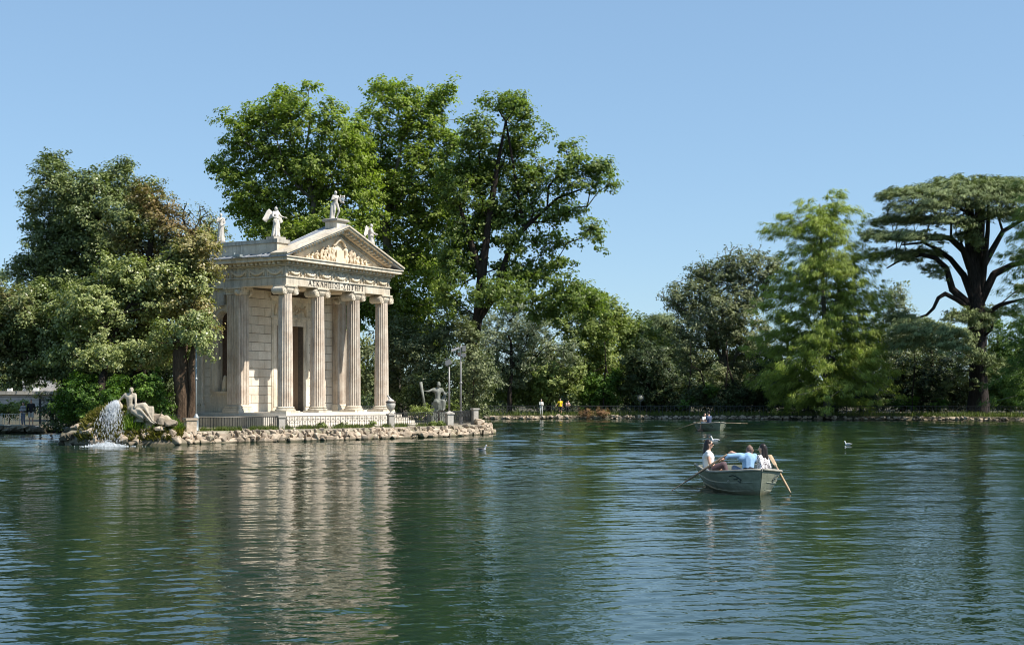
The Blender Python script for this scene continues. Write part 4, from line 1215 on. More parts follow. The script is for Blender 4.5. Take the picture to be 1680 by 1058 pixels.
# --- people on land
def stand(label, px, Y, z, rz, J, parts, **k):
    return person(label, G(px, Y, z), rz, J, parts=parts, vox=.026, **k)
stand('grey haired person in pale shirt and trousers standing by the far railing', 888, 140.6, .42, R(10), dict(wrL=(.05, -.26, 1.12), wrR=(-.05, -.26, 1.14), elL=(.22, -.06, 1.12), elR=(-.22, -.06, 1.12)),
      (('shirt', 'cloth_pale', 'top long'), ('trousers', 'cloth_pale', 'leg long'), ('shoes', 'shoe', 'shoe')), hair='hair_grey', scale=.97)
stand('man in bright yellow T-shirt and dark shorts standing by the far railing', 919, 140.6, .42, R(0), dict(elR=(-.30, .0, 1.12), wrR=(-.42, -.1, .96), wrL=(.26, -.05, .87)),
      (('shirt', 'shirt_yellow', 'top short'), ('shorts', 'cloth_black', 'leg short'), ('shoes', 'shoe', 'shoe')), scale=1.03)
stand('person in pink top and dark trousers leaning on the railing beside the yellow shirt', 930, 140.8, .42, R(25), dict(head=(.0, -.28, 1.42), neck=(0, -.18, 1.32), chest=(0, -.10, 1.2), shL=(.17, -.16, 1.28), shR=(-.17, -.16, 1.28), elL=(.26, -.25, 1.05), elR=(-.2, -.25, 1.05), wrL=(.1, -.4, 1.02), wrR=(-.1, -.4, 1.02)),
      (('top', 'cloth_pink', 'top short'), ('trousers', 'cloth_black', 'leg long'), ('shoes', 'shoe', 'shoe')), scale=1.0)
stand('woman in striped jumper standing beside the dark gate', 38, 89.6, .42, R(-20), dict(elL=(.24, -.05, 1.12), wrL=(.05, -.2, 1.02), elR=(-.24, -.05, 1.12), wrR=(-.02, -.22, 1.05)),
      (('jumper', 'cloth_striped', 'top long'), ('trousers', 'denim', 'leg long'), ('shoes', 'shoe', 'shoe')), longhair=.2, scale=.93)
stand('man in black jacket and pale shorts standing beside the dark gate', 51, 89.9, .42, R(15), dict(),
      (('jacket', 'cloth_black', 'top long'), ('shorts', 'cloth_pale', 'leg short'), ('shoes', 'shoe', 'shoe')), scale=1.04)

# --- statues
def statue(name, label, loc, rz, J, extra=(), mat='statue_white', scale=1.0, parts=(), group=None, vox=.028, z_off=0):
    JJ = dict(BASEJ); JJ.update(J)
    root = empty(name, loc, rz, label, 'statue', group); root.scale = (scale,)*3
    it = body_items(JJ, g=.018)+[('e', Vector(JJ['head'])+Vector((0, .02, .015)), (.098, .10, .115))]+list(extra)
    for s in 'LR':
        w_ = Vector(JJ['wr'+s]); d = (w_-Vector(JJ['el'+s])).normalized(); it.append(('c', w_, w_+d*.1, .03, .025))
    body = blob(it, vox, 2)
    mb = MB()
    for s, sg in (('L', 1), ('R', -1)):
        wr = Vector(JJ['wr'+s]); hand_tubes(mb, wr, wr-Vector(JJ['el'+s]), sg)
    link('body', merge([body, mb.mesh('h')]), mat, root)
    for nm, me, mt in parts: link(nm, me, mt, root)
    return root
def skirt(cx=0, cy=0, z0=.04, z1=1.0, r0=.26, r1=.15, folds=9):
    it = [('c', (cx, cy, z0+.08), (cx, cy, z1), r0*.72, r1)]
    for j in range(folds):
        a = 2*math.pi*j/folds; it.append(('c', (cx+r0*math.cos(a), cy+r0*.8*math.sin(a), z0+.03), (cx+r1*.8*math.cos(a+.3), cy+r1*.7*math.sin(a+.3), z1-.08), .045, .03))
    return it
def plinth(w_, h_, mat_=None):
    return MB().box(-w_, w_, -w_, w_, 0, h_).mesh('plinth')
def wing(s):
    # feathered wing as a thick curved blade with feather ridges
    it = [('h', [(s*.06, .12, 1.38), (s*.06, .18, 1.38), (s*.30, .22, 1.60), (s*.30, .28, 1.60), (s*.42, .25, 1.50), (s*.42, .30, 1.50), (s*.72, .30, .98), (s*.72, .34, .98), (s*.60, .28, .86), (s*.60, .33, .86), (s*.10, .12, 1.10), (s*.10, .18, 1.10)])]
    for j in range(6):
        f = j/5; it.append(('c', (s*(.16+.2*f), .24+.02*f, 1.25+.2*f), (s*(.45+.25*f), .31, .82+.13*f), .035, .028))
    return blob(it, .03, 1)
zc = 11.42
wp_ = TW(.06, .75, zc+.16)
winged = dict(elR=(-.30, -.10, 1.14), wrR=(-.12, -.24, 1.05), elL=(.30, -.05, 1.20), wrL=(.46, -.2, 1.14), knL=(.13, -.12, .5), anL=(.13, -.02, .09))
ROOFG = 'statues on the temple roof'
pl_ = MB().box(-.42, .42, -.36, .36, -.16, 0).mesh('plinth')
def wst(loc, rz, label, s=1):
    return statue('winged_statue', label, loc, rz, winged, skirt(0, .02, .03, 1.0, .24, .15), scale=1.02, group=ROOFG,
                  parts=(('wing', wing(-1), 'statue_white'), ('wing', wing(1), 'statue_white'), ('plinth', pl_, 'marble_weathered')))
wst(wp_, TA+R(-12), 'winged statue on the parapet in front of the left tall tree, facing the lake')
wst(TW(WX-.06, .75, zc+.16), TA+R(25), 'winged statue half hidden behind the far slope of the pediment')
p_ = TW(.0, 5.0, zc+.12)
statue('draped_statue', 'standing robed statue with folded arms at the rear of the parapet beside the brownish tree', p_, TA+R(-45), dict(elR=(-.24, -.08, 1.14), wrR=(.0, -.2, 1.3), elL=(.22, -.06, 1.1), wrL=(.08, -.2, .98)),
       skirt(0, .0, .03, 1.05, .2, .16), scale=1.0, group=ROOFG, parts=(('plinth', MB().box(-.3, .3, -.3, .3, -.12, 0).mesh('plinth'), 'marble_weathered'),))
p_ = TW(WX, 5.4, zc+.0)
statue('small_statue', 'small statue on the far parapet, seen low between two standing statues', p_, TA+R(10), {}, skirt(0, .0, .03, 1.0, .3, .16), scale=.98, group=ROOFG)
p_ = TW(xm, 0, zt0+HP+.62)
lyre = MB()
for s in (-1, 1): lyre.tube([(.34+s*.04, -.16, 1.0), (.34+s*.14, -.17, 1.12), (.36+s*.12, -.17, 1.32), (.38+s*.15, -.17, 1.48)], .025, 6)
lyre.tube([(.24, -.17, 1.40), (.52, -.17, 1.44)], .02, 5)
for q in range(4): lyre.tube([(.30+q*.035, -.165, 1.03), (.32+q*.04, -.17, 1.42)], .006, 3)
statue('apex_statue', 'nude statue holding a lyre beside a draped stump on the peak of the pediment', p_, TA+R(-18),
       dict(elR=(-.27, .02, 1.16), wrR=(-.12, -.15, 1.22), elL=(.27, -.05, 1.15), wrL=(.36, -.18, 1.06), knL=(.17, -.12, .50), anL=(.06, .04, .09), hiR=(-.1, .02, .92)),
       [('c', (-.22, .12, .05), (-.2, .1, .92), .13, .08), ('c', (-.1, .14, .1), (-.13, .1, 1.0), .1, .06)], scale=1.0, group=ROOFG,
       parts=(('lyre', lyre.mesh('lyre', True), 'statue_white'), ('plinth', MB().box(-.4, .5, -.3, .3, -.14, 0.02).mesh('plinth'), 'statue_white')))
# seated god on the far end of the island
p_ = G(718, 90.0, 1.35)
SG = dict(pelvis=(0, 0, .55), belly=(0, -.02, .75), chest=(0, -.02, .98), neck=(0, -.03, 1.18), head=(.05, -.04, 1.36), face=(.5, -.8, 0), shL=(.22, -.02, 1.10), shR=(-.22, -.02, 1.10),
   elL=(.36, 0, .82), elR=(-.46, -.08, 1.0), wrL=(.38, -.2, .6), wrR=(-.70, -.1, 1.02), hiL=(.12, -.04, .52), hiR=(-.12, -.04, .52),
   knL=(.16, -.46, .55), knR=(-.10, -.42, .48), anL=(.17, -.48, .10), anR=(-.14, -.30, .09))
club = MB().tube([(-.62, -.05, .1), (-.72, -.08, .7), (-.86, -.1, 1.45)], [.07, .05, .08], 8)
statue('seated_statue', 'dark grey stone god sitting with a staff in the shade beyond the fence', p_, R(15), SG,
       [('h', [(-.3, .35, 0), (.34, .35, 0), (-.3, -.2, 0), (.34, -.2, 0), (-.24, .3, .48), (.3, .3, .48), (-.24, -.2, .45), (.3, -.2, .45)]),
        ('c', (-.12, -.3, .45), (.18, -.4, .5), .12, .12), ('c', (-.22, -.28, .05), (-.18, -.22, .45), .07, .10), ('c', (-.05, -.42, .08), (0, -.4, .48), .05, .07), ('c', (.06, -.46, .08), (.06, -.42, .5), .04, .06), ('e', (.05, -.1, 1.30), (.10, .09, .10)), ('c', (.25, .1, .5), (.42, .15, .9), .1, .08), ('c', (.2, -.42, .1), (.22, -.45, .5), .09, .1)],
       'statue_grey', 1.38, parts=(('staff', club.mesh('staff', True), 'statue_grey'), ('pedestal', MB().box(-.42, .45, -.62, .5, -.8, 0).mesh('pedestal'), 'statue_grey')), vox=.035)
# fountain goddess
p_ = Vector((P(214, 672, 65.6).x, 65.6, 1.56))
FG = dict(pelvis=(0, 0, .22), belly=(-.02, -.02, .42), chest=(-.02, -.03, .64), neck=(0, -.04, .82), head=(.06, -.08, .965), face=(.3, -.9, -.25), shL=(.20, -.03, .78), shR=(-.21, -.02, .78),
   elL=(.24, -.08, .52), elR=(-.42, -.02, .56), wrL=(.28, -.28, .34), wrR=(-.60, -.12, .38), hiL=(.12, -.06, .2), hiR=(.0, -.08, .2),
   knL=(.68, -.28, .22), knR=(.55, -.42, .12), anL=(1.0, -.36, -.28), anR=(.95, -.5, -.30), toeL=(1.18, -.42, -.38), toeR=(1.14, -.58, -.40))
statue('fountain_statue', 'reclining river goddess leaning on an urn above the waterfall', p_, 0, FG,
       [('c', (.15, -.1, .22), (.62, -.18, .30), .17, .16), ('h', [(.62, -.2, .30), (.95, -.15, .30), (.95, .1, .30), (.55, .1, .3), (.70, -.28, -.3), (1.02, -.2, -.35), (1.0, .1, -.35), (.6, .1, -.3)]),
        ('c', (.2, -.25, .1), (.6, -.38, -.15), .14, .12), ('h', [(-.5, .3, -.4), (.6, .3, -.4), (-.4, -.25, -.35), (.6, -.25, -.35), (-.3, .25, .12), (.5, .2, .12), (-.3, -.1, .1), (.5, -.1, .1)])],
       'statue_warm', 1.18, vox=.03, parts=(('urn', MB().lathe([(.08, 0), (.16, .08), (.19, .2), (.15, .34), (.10, .40), (.14, .46), (.11, .46)], 14).mesh('urn', True), 'statue_warm'),))
u_ = [c for c in bpy.data.objects if c.name.startswith('urn')][0]; u_.location = (-.48, -.02, .20); u_.rotation_euler = (R(62), 0, R(10))

# ------------------------------------------------------------------ rocks and stone walls
def rock_me(i, bev=True):
    r_ = np.random.default_rng(100+i); bm = bmesh.new()
    for q in range(15):
        d = r_.normal(size=3); d /= np.linalg.norm(d); d = np.sign(d)*np.abs(d)**.65; bm.verts.new(Vector(d*.5*(.85+.3*r_.random())))
    r2 = bmesh.ops.convex_hull(bm, input=bm.verts[:]); junk = set(g for g in r2['geom_interior']+r2['geom_unused'] if isinstance(g, bmesh.types.BMVert))
    bmesh.ops.delete(bm, geom=list(junk), context='VERTS')
    if bev: bmesh.ops.bevel(bm, geom=bm.edges[:], offset=.035, segments=1, affect='EDGES')
    me = bpy.data.meshes.new('stone'); bm.to_mesh(me); bm.free(); return me
ROCKS = [rock_me(i) for i in range(9)]; PEBBLES = [rock_me(20+i, bev=False) for i in range(7)]
def put_stone(parent, x, y, z, sx_, sy_, sz_, rz, mat='rock', base=(0, 0, 0), name='stone'):
    me = ROCKS[random.randrange(len(ROCKS))]
    o = link(name, me, mat, parent) if me.materials else link(name, me, mat, parent)
    o.location = (x-base[0], y-base[1], z-base[2]); o.rotation_euler = (random.uniform(-.25, .25), random.uniform(-.25, .25), rz+random.uniform(-.3, .3)+random.choice((0, math.pi)))
    o.scale = (sx_*1.12, sy_*1.1, sz_*1.15); return o
wall = empty('stone_wall', (ISL[0][0], ISL[0][1], 0), 0, 'low retaining wall of rough tan boulders around the island', 'stone wall')
wb = (ISL[0][0], ISL[0][1], 0)
def along(poly, step):
    o = []; acc = 0.0
    for a, b in zip(poly, poly[1:]):
        a = Vector(a); b = Vector(b); L_ = (b-a).length
        while acc < L_:
            o.append((a.lerp(b, acc/L_), (b-a).normalized())); acc += step()
        acc -= L_
    return o
shore = ISL[:10]
cntw = 0
for row, (zc_, h_, stp, inset) in enumerate(((.05, .34, (.28, .60), .02), (.29, .28, (.20, .44), .10), (.50, .22, (.16, .36), .20))):
    hold = {'w': .4}
    def stepf():
        hold['w'] = random.uniform(*stp); return hold['w']
    for (pt, d) in along(shore, stepf):
        wd = hold['w']*random.choice((.8, 1, 1, 1.25)); nn = Vector((-d.y, d.x)); q = pt+nn*(inset+random.uniform(-.10, .08))
        if row == 2 and random.random() < .12: continue
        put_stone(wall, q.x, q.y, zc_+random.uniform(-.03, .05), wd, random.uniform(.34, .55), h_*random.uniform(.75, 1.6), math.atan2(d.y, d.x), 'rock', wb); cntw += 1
mb = MB()
# rubble filling behind the faces, joined
def rubble(name, label, poly, n_, z0, z1, s0, s1, mat, inset=(.0, .4), parent=None, kind='stuff'):
    V_ = []; F_ = []; b = 0
    pts = along(poly, lambda: sum((Vector(b_)-Vector(a_)).length for a_, b_ in zip(poly, poly[1:]))/n_)
    for (pt, d) in pts:
        me = PEBBLES[random.randrange(7)]; nn = Vector((-d.y, d.x)); q = pt+nn*random.uniform(*inset)+d*random.uniform(-.2, .2)
        s = random.uniform(s0, s1); M = Matrix.Rotation(random.random()*6, 3, 'Z') @ Matrix.Rotation(random.uniform(-.3, .3), 3, 'X')
        sv = Vector((s*random.uniform(.9, 1.5), s, s*random.uniform(.6, .9))); zz_ = random.uniform(z0, z1)
        for v in me.vertices: V_.append(tuple(M @ Vector((v.co.x*sv.x, v.co.y*sv.y, v.co.z*sv.z))+Vector((q.x, q.y, zz_))))
        for f_ in me.polygons: F_.append(tuple(i+b for i in f_.vertices))
        b += len(me.vertices)
    me = bpy.data.meshes.new(name); me.from_pydata(V_, [], F_); me.update()
    o = link(name, me, mat, parent, kind)
    if label: o['label'] = label
    return o
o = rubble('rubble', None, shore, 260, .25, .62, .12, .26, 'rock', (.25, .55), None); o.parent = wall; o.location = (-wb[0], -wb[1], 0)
# fountain rock mound
fm = empty('rock_mound', G(205, 65.4, 0), 0, 'grassy rock mound under the reclining fountain statue', 'rock')
fb_ = G(205, 65.4, 0)
def moundh(x, y):
    cx_, cy_ = G(190, 66.2).x, 66.2
    d = math.hypot((x-cx_)/2.0, (y-cy_)/1.6); a = max(0, 1-d**2.2)
    d2 = math.hypot((x-(cx_+2.0))/1.6, (y-cy_-.3)/1.3); b_ = max(0, 1-d2**2)
    return max(1.75*a**.7, 1.15*b_**.7)
gx = np.linspace(fb_.x-3.2, fb_.x+4.2, 60); gy = np.linspace(63.8, 69, 44)
V_ = []; 
for yy in gy:
    for xx in gx:
        hh = moundh(xx, yy); nz_ = .10*math.sin(xx*5+yy*3)+.08*math.sin(xx*11-yy*7)+random.uniform(-.03, .03)
        V_.append((xx-fb_.x, yy-fb_.y, (hh+nz_*min(1, hh*2)) if hh > 0.02 else -.6))
ii = np.arange(len(V_)).reshape(len(gy), len(gx))
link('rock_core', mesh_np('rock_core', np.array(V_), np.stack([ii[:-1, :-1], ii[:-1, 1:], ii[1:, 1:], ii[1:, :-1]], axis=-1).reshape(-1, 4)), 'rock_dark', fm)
for i in range(150):
    x = random.uniform(fb_.x-2.1, fb_.x+3.8); y = random.uniform(64.2, 66.8); hh = moundh(x, y)
    if hh <= .05: continue
    lit = x > fb_.x+.6
    if hh > .9 and random.random() < .8: continue
    s = random.uniform(.2, .5)
    put_stone(fm, x, y, hh-.03, s*1.2, s, s*.8, random.random()*3, 'rock', tuple(fb_))
# feet ledge
for (px, py, s) in ((255, 686, .7), (268, 688, .6), (280, 692, .5), (245, 697, .6), (262, 703, .5), (238, 708, .55), (250, 716, .5), (275, 712, .5), (130, 697, .35), (122, 700, .3), (226, 712, .45), (233, 722, .4), (218, 724, .35)):
    q = P(px, py, 65.6); put_stone(fm, q.x, q.y, q.z-.05, s*1.3, s, s*.7, random.random(), 'rock', tuple(fb_))
def blades(name, pts, h_, w_, mat, parent=None, label=None, off=(0, 0, 0), lean=.5, bl=(0, 0)):
    pts = np.array(pts)-np.array(off); n_ = len(pts)
    d = rdir(n_)*lean; d[:, 2] = np.abs(d[:, 2])*.2+1; d[:, 0] += bl[0]; d[:, 1] += bl[1]; d = unit(d)
    nrm = unit(np.cross(d, rdir(n_))); sz = (.5+.9*rng.random(n_))
    V_, F_ = leaf_geo(pts+d*(h_*sz*.45)[:, None], nrm, d, h_*sz, w_*sz)
    T_ = np.stack([rng.random(n_), rng.random(n_)*.8, rng.random(n_)], axis=1)
    o = link(name, mesh_np(name, V_, F_, np.repeat(T_, F_.shape[1], axis=0)), mat, parent, 'stuff')
    if label: o['label'] = label
    return o
pts = []; pts2 = []
for i in range(16000):
    x = random.uniform(fb_.x-2.3, fb_.x+2.6); y = random.uniform(64.2, 67.2); hh = moundh(x, y)
    if hh < .25: continue
    c = 1 if (x-fb_.x) > .05 and hh > .7 else 2
    (pts if c == 1 else pts2).append((x, y, hh+random.uniform(-.15, .05)))
blades('mound_grass', pts, .40, .06, 'grass_bright', fm, None, tuple(fb_), .8, (.3, -.6))
blades('mound_moss', pts2, .30, .07, 'moss', fm, None, tuple(fb_), 1.0, (-.1, -.8))
# waterfall
wf = empty('waterfall', G(180, 64.6, 0), 0, 'white waterfall spilling from the urn into the lake', 'waterfall')
wo = G(180, 64.6, 0); top = P(192, 660, 65.2)
V_ = []; F_ = []
def drop(c, d, ln, wd):
    b = len(V_); s = Vector(d).normalized(); a = s.orthogonal().normalized(); b2 = s.cross(a)
    for v in (c-s*ln/2, c+a*wd, c+b2*wd, c-a*wd, c-b2*wd, c+s*ln/2): V_.append(tuple(v-wo))
    for f_ in ((0, 1, 2), (0, 2, 3), (0, 3, 4), (0, 4, 1), (5, 2, 1), (5, 3, 2), (5, 4, 3), (5, 1, 4)): F_.append(tuple(b+i for i in f_))
for s in range(110):
    ex = random.gauss(-.02, .30); ey = random.uniform(-.9, -.15)+.2*abs(ex)*0; sp_ = random.uniform(.8, 1.15)
    for j in range(34):
        f = random.random()
        x = top.x+(-.22+ex)*f**.8*1.35+random.gauss(0, .05+.03*f); y = 65.15+ey*f**.7+random.gauss(0, .03); z = top.z*(1-f**1.8)+random.gauss(0, .02)
        if random.random() < .15+.45*f: continue
        drop(Vector((x, y, z)), (ex*.4, ey*.3, -1.2), random.uniform(.06, .26)*(1.2-.6*f), random.uniform(.004, .010))
me = bpy.data.meshes.new('falling_water'); me.from_pydata(V_, [], F_); link('falling_water', me, 'foam', wf, 'stuff')
V_ = []; F_ = []
for i in range(2400):
    a = random.random()*2*math.pi; r_ = abs(random.gauss(0, .38)); x = wo.x+math.cos(a)*r_*1.4; y = 64.15+math.sin(a)*r_*.7; z = abs(random.gauss(0, .10))*max(.15, 1-r_)
    drop(Vector((x, y, z+.004)), (random.uniform(-1, 1), random.uniform(-1, 1), .4), random.uniform(.03, .10), random.uniform(.008, .022))
me = bpy.data.meshes.new('splash'); me.from_pydata(V_, [], F_); link('splash', me, 'foam', wf, 'stuff')

# far bank
bank = empty('far_stone_bank', (0, 139, 0), 0, 'row of small pale stones edging the far shore of the lake', 'stone bank')
def child_at(o, par):
    o.parent = par; o.location = (-par.location.x, -par.location.y, -par.location.z); return o
fs = [(x, y-.15) for x, y in far_shore]
child_at(rubble('bank_stones', None, fs, 640, -.02, .34, .12, .55, 'rock', (-.15, .6)), bank)
lb = empty('left_stone_bank', (-32, 87.5, 0), 0, 'rough stone edge of the bank under the couple by the gate', 'stone bank')
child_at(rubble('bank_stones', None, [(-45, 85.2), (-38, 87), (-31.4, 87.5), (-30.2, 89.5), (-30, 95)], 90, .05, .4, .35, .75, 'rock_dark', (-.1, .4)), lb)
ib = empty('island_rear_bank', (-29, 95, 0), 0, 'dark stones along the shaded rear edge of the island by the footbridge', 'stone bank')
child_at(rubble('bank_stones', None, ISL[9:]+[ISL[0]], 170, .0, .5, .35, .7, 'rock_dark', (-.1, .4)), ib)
# bright stones right of the fence end
sp_ = empty('boulder_pile', G(788, 84.5, .6), 0, 'pile of white boulders at the tip of the island', 'rocks')
so0 = G(788, 84.5, .6)
for (px, py, s) in ((784, 690, .5), (789, 694, .55), (783, 697, .6), (790, 699, .5), (795, 702, .6), (787, 703, .6), (780, 702, .5), (798, 706, .5)):
    q = P(px, py, 84.3+random.uniform(-.4, .4)); put_stone(sp_, q.x, q.y, q.z, s, s, s*.7, random.random(), 'rock', tuple(so0))

# ------------------------------------------------------------------ fences, pillars, lamps
bar_me = {}
def fence(name, label, pts, z0, h_, step, mat, group, brr=.011, style='lattice', join=False, posts=None):
    o0 = Vector((pts[0][0], pts[0][1], 0)); root = empty(name, o0, 0, label, 'fence', group)
    pl = [Vector((x, y, 0))-o0 for x, y in pts]
    for nm, zz_ in (('top_rail', z0+h_), ('bottom_rail', z0+.08)):
        MB().tube([p_+Vector((0, 0, zz_)) for p_ in pl], .018 if not join else .03, 5).build(nm, mat, root)
    bars = along([(p_.x, p_.y) for p_ in pl], lambda: step)
    key = (h_, brr, mat)
    if key not in bar_me: bar_me[key] = MB().tube([(0, 0, .08), (0, 0, h_)], brr, 4, False).mesh('bar')
    jm = MB()
    for i, (pt, d) in enumerate(bars):
        if join: jm.tube([(pt.x, pt.y, z0+.08), (pt.x, pt.y, z0+h_)], brr, 4, False)
        else:
            o = link('bar', bar_me[key], mat, root); o.location = (pt.x, pt.y, z0)
        if style == 'lattice' and i % 2 == 0:
            m2 = jm if join else MB()
            a = Vector((pt.x, pt.y, z0+h_*.52)); dd = Vector((d.x, d.y, 0))
            for s in (-1, 1): m2.tube([a, a+dd*s*step*.75+Vector((0, 0, h_*.22)), a+dd*s*step*.5+Vector((0, 0, h_*.42))], brr*.75, 3, False)
            if not join: m2.build('scroll', mat, root)
    if join: jm.build('bars', mat, root, kind='stuff')
    if posts:
        for (pt, d) in along([(p_.x, p_.y) for p_ in pl], lambda: posts):
            MB().tube([(pt.x, pt.y, z0-.1), (pt.x, pt.y, z0+h_+.06)], .03, 6).build('post', mat, root)
    return root
IG = 'iron railings around the island'
fpath = offset_poly(ISL, .62)
f_l = [(G(300, 68.2).x, 68.2), (G(388, 69.9).x, 69.9), (G(457, 72.3).x, 72.3)]
fence('railing', 'dark railing between the grey lamp pole and the square grey pillar', f_l, ZI+.02, .66, .15, 'gate_iron', IG, .016, 'plain')
f_m = [(G(466, 72.4).x, 72.4), (G(560, 75.0).x, 75.0), (G(636, 77.4).x, 77.4)]
fence('railing', 'scrolled railing in front of the temple between the pillar and the urn', f_m, ZI+.02, .66, .17, 'iron', IG, .015)
f_r = [(G(647, 77.6).x, 77.6), (G(695, 79.8).x, 79.8), (G(732, 81.6).x, 81.6)]
fence('railing', 'scrolled railing between the urn pillar and the short lamp pillar', f_r, ZI+.02, .80, .17, 'iron', IG, .017)
f_e = [(G(742, 82.0).x, 82.0), (G(775, 85.0).x, 85.0)]
fence('railing', 'railing curving round the end of the island below the tall lamp', f_e, ZI+.02, .86, .12, 'iron', IG, .017)
f_b = [(G(775, 85.4).x, 85.4), (G(772, 92).x, 92), (G(735, 98).x, 98), (G(680, 101).x, 101)]
fence('railing', 'railing running back behind the seated statue along the island edge', f_b, ZI, .85, .16, 'iron', IG)
fence('railing', 'short railing under the gnarled brown trunk beside the fountain', [(G(250, 69.5).x, 69.5), (G(296, 68.4).x, 68.4)], ZI, .8, .18, 'iron', IG)
def pillar(label, px, Y, w_, h_, cap='flat', mat='pillar_stone'):
    q = G(px, Y, ZI-.05); root = empty('fence_pillar', q, R(30), label, 'pillar', 'stone pillars of the island railing')
    MB().box(-w_, w_, -w_, w_, 0, h_).build('shaft', mat, root); e = .05
    if cap == 'flat': MB().box(-w_-e, w_+e, -w_-e, w_+e, h_+.001, h_+.10).build('cap', mat, root)
    else:
        mb = MB(); mb.box(-w_-e, w_+e, -w_-e, w_+e, h_+.001, h_+.07)
        mb.add([(-w_-e, -w_-e, h_+.071), (w_+e, -w_-e, h_+.071), (w_+e, w_+e, h_+.071), (-w_-e, w_+e, h_+.071), (0, 0, h_+.22)], [(0, 1, 4), (1, 2, 4), (2, 3, 4), (3, 0, 4)]); mb.build('cap', mat, root)
    return root
pillar('square dark grey pillar at the corner of the temple steps', 461, 72.4, .17, .68)
pillar('slim stone pillar carrying the planted urn', 641, 77.5, .16, .72)
pillar('stone pillar with pointed cap at the foot of the short floodlight', 737, 81.8, .20, .74, 'pyr')
pillar('pale stone pillar at the end of the railing beside the white boulders', 779, 84.8, .17, .98)
pillar('rough broken stone post beside the grey lamp pole', 312, 68.1, .26, .62, 'flat', 'rock')
uq = G(641, 77.5, ZI+.78)
ur = empty('stone_urn', uq, 0, 'pale stone urn with a small sculpted top standing on a slim pillar', 'urn')
MB().lathe([(.13, 0), (.14, .03), (.06, .06), (.05, .12), (.12, .2), (.22, .33), (.27, .48), (.27, .58), (.25, .62)], 18).build('bowl', 'statue_white', ur, True)
MB().lathe([(.275, .621), (.29, .65), (.29, .70), (.27, .72)], 18).build('rim', 'joint_dark', ur, True)
mb = blob([('e', (0, 0, .72), (.22, .2, .12)), ('c', (.02, 0, .78), (-.12, 0, .95), .09, .06), ('e', (-.16, 0, 1.02), (.07, .06, .07))], .03, 2)
link('lid', mb, 'statue_white', ur)
def lamp(label, px, Y, z0, ztop, r_, kind, mat):
    root = empty('lamp_post', G(px, Y, z0), 0, label, 'lamp post', 'lamp posts on the island'); H_ = ztop-z0
    if kind != 'short':
        MB().lathe([(.16, 0), (.16, .06), (.12, .1), (.12, .62), (.15, .66), (.15, .72), (.09, .8), (r_*1.3, .9)], 12).build('base', mat, root, True)
    MB().tube([(0, 0, 0.02), (0, 0, H_*.5), (0, 0, H_)], [r_*1.15, r_, r_*.75], 10).build('pole', mat, root, True)
    if kind != 'short': MB().lathe([(r_*1.7, 0), (r_*1.9, .05), (r_*1.3, .1)], 10, (0, 0, H_*.52)).build('collar', mat, root)
    if kind == 'short':
        mb = MB(); mb.tube([(0, 0, H_), (-.22, 0, H_+.10), (-.26, 0, H_+.2)], .035, 6); mb.build('bracket', mat, root)
        m = Matrix.Translation((-.02, 0, H_+.28)) @ Matrix.Rotation(R(-25), 4, 'Y')
        MB().box(-.20, .14, -.16, .16, -.14, .16, m).build('floodlight', 'pole_dull', root)
    if kind == 'tall':
        MB().tube([(-.02, 0, H_-.12), (-.12, 0, H_-.16)], .03, 6).build('bracket', mat, root)
        m = Matrix.Translation((-.33, 0, H_-.22)) @ Matrix.Rotation(R(-22), 4, 'Y')
        MB().box(-.28, .24, -.07, .07, -.06, .06, m).build('camera', 'concrete_pale', root)
        m = Matrix.Translation((.2, 0, H_-.18)); MB().box(-.1, .12, -.12, .12, -.17, .17, m).build('floodlight', 'pole_dull', root)
        m = Matrix.Translation((.2, 0, H_-.58)); MB().box(-.13, .13, -.12, .12, -.13, .10, m).build('floodlight', 'pole_dull', root)
        m = Matrix.Translation((-.12, 0, H_-.55)); MB().box(-.08, .08, -.08, .08, -.12, .12, m).build('camera_dome', 'joint_dark', root)
lamp('tall pale grey lamp pole beside the temple, its head lost in the leaves', 322, 68.6, ZI, P(322, 545, 68.6).z, .036, 'plain', 'pole_grey')
lamp('short grey pole with floodlight rising from a stone pillar before the seated statue', 737, 81.8, ZI+.9, P(735, 602, 81.8).z, .055, 'short', 'pole_dull')
lamp('tall pole with security cameras and floodlights beside the seated statue', 756, 84.8, ZI, P(756, 567, 84.8).z, .055, 'tall', 'pole_dull')
# far railing
fr = [(x, y+1.6) for x, y in far_shore[1:]]
fence('far_railing', 'dark iron railing along the path on the far shore', fr, .42, .98, .42, 'iron', 'iron railings of the lake banks', .028, 'lattice', True, 3.2)
fence('left_railing', 'pale green railing on the bank at the far left beside the couple', [(-44, 87), (-36.8, 88.2), (G(33, 88.9).x, 88.9)], .42, .82, .24, 'iron_pale', 'iron railings of the lake banks', .014, 'lattice', False, 1.3)
# gate and footbridge
gt = empty('iron_gate', G(66, 89.2, .4), 0, 'tall black iron gate at the end of the footbridge', 'gate'); go = G(66, 89.2, .4)
for px, hh in ((66, 1.85), (84.5, 1.85)):
    q = G(px, 89.2, 0)-G(66, 89.2, 0); MB().box(q.x-.06, q.x+.06, -.06, .06, 0, hh).build('post', 'gate_iron', gt)
for i in range(22):
    x = .2+i*.095; 
    if x < .72: MB().tube([(x, 0, .1), (x, 0, 1.75)], .012, 4, False).build('bar', 'gate_iron', gt)
for zz_ in (.12, .9, 1.78): MB().tube([(0, 0, zz_), (.76, 0, zz_)], .02, 4).build('rail', 'gate_iron', gt)
for i in range(7):
    x = .85+i*.17; MB().tube([(x, .2, .1), (x, .2, 1.85)], .012, 4, False).build('bar', 'gate_iron', gt)
MB().tube([(.8, .2, 1.9), (2.0, .2, 1.9)], .05, 5).build('top_rail', 'concrete_pale', gt)
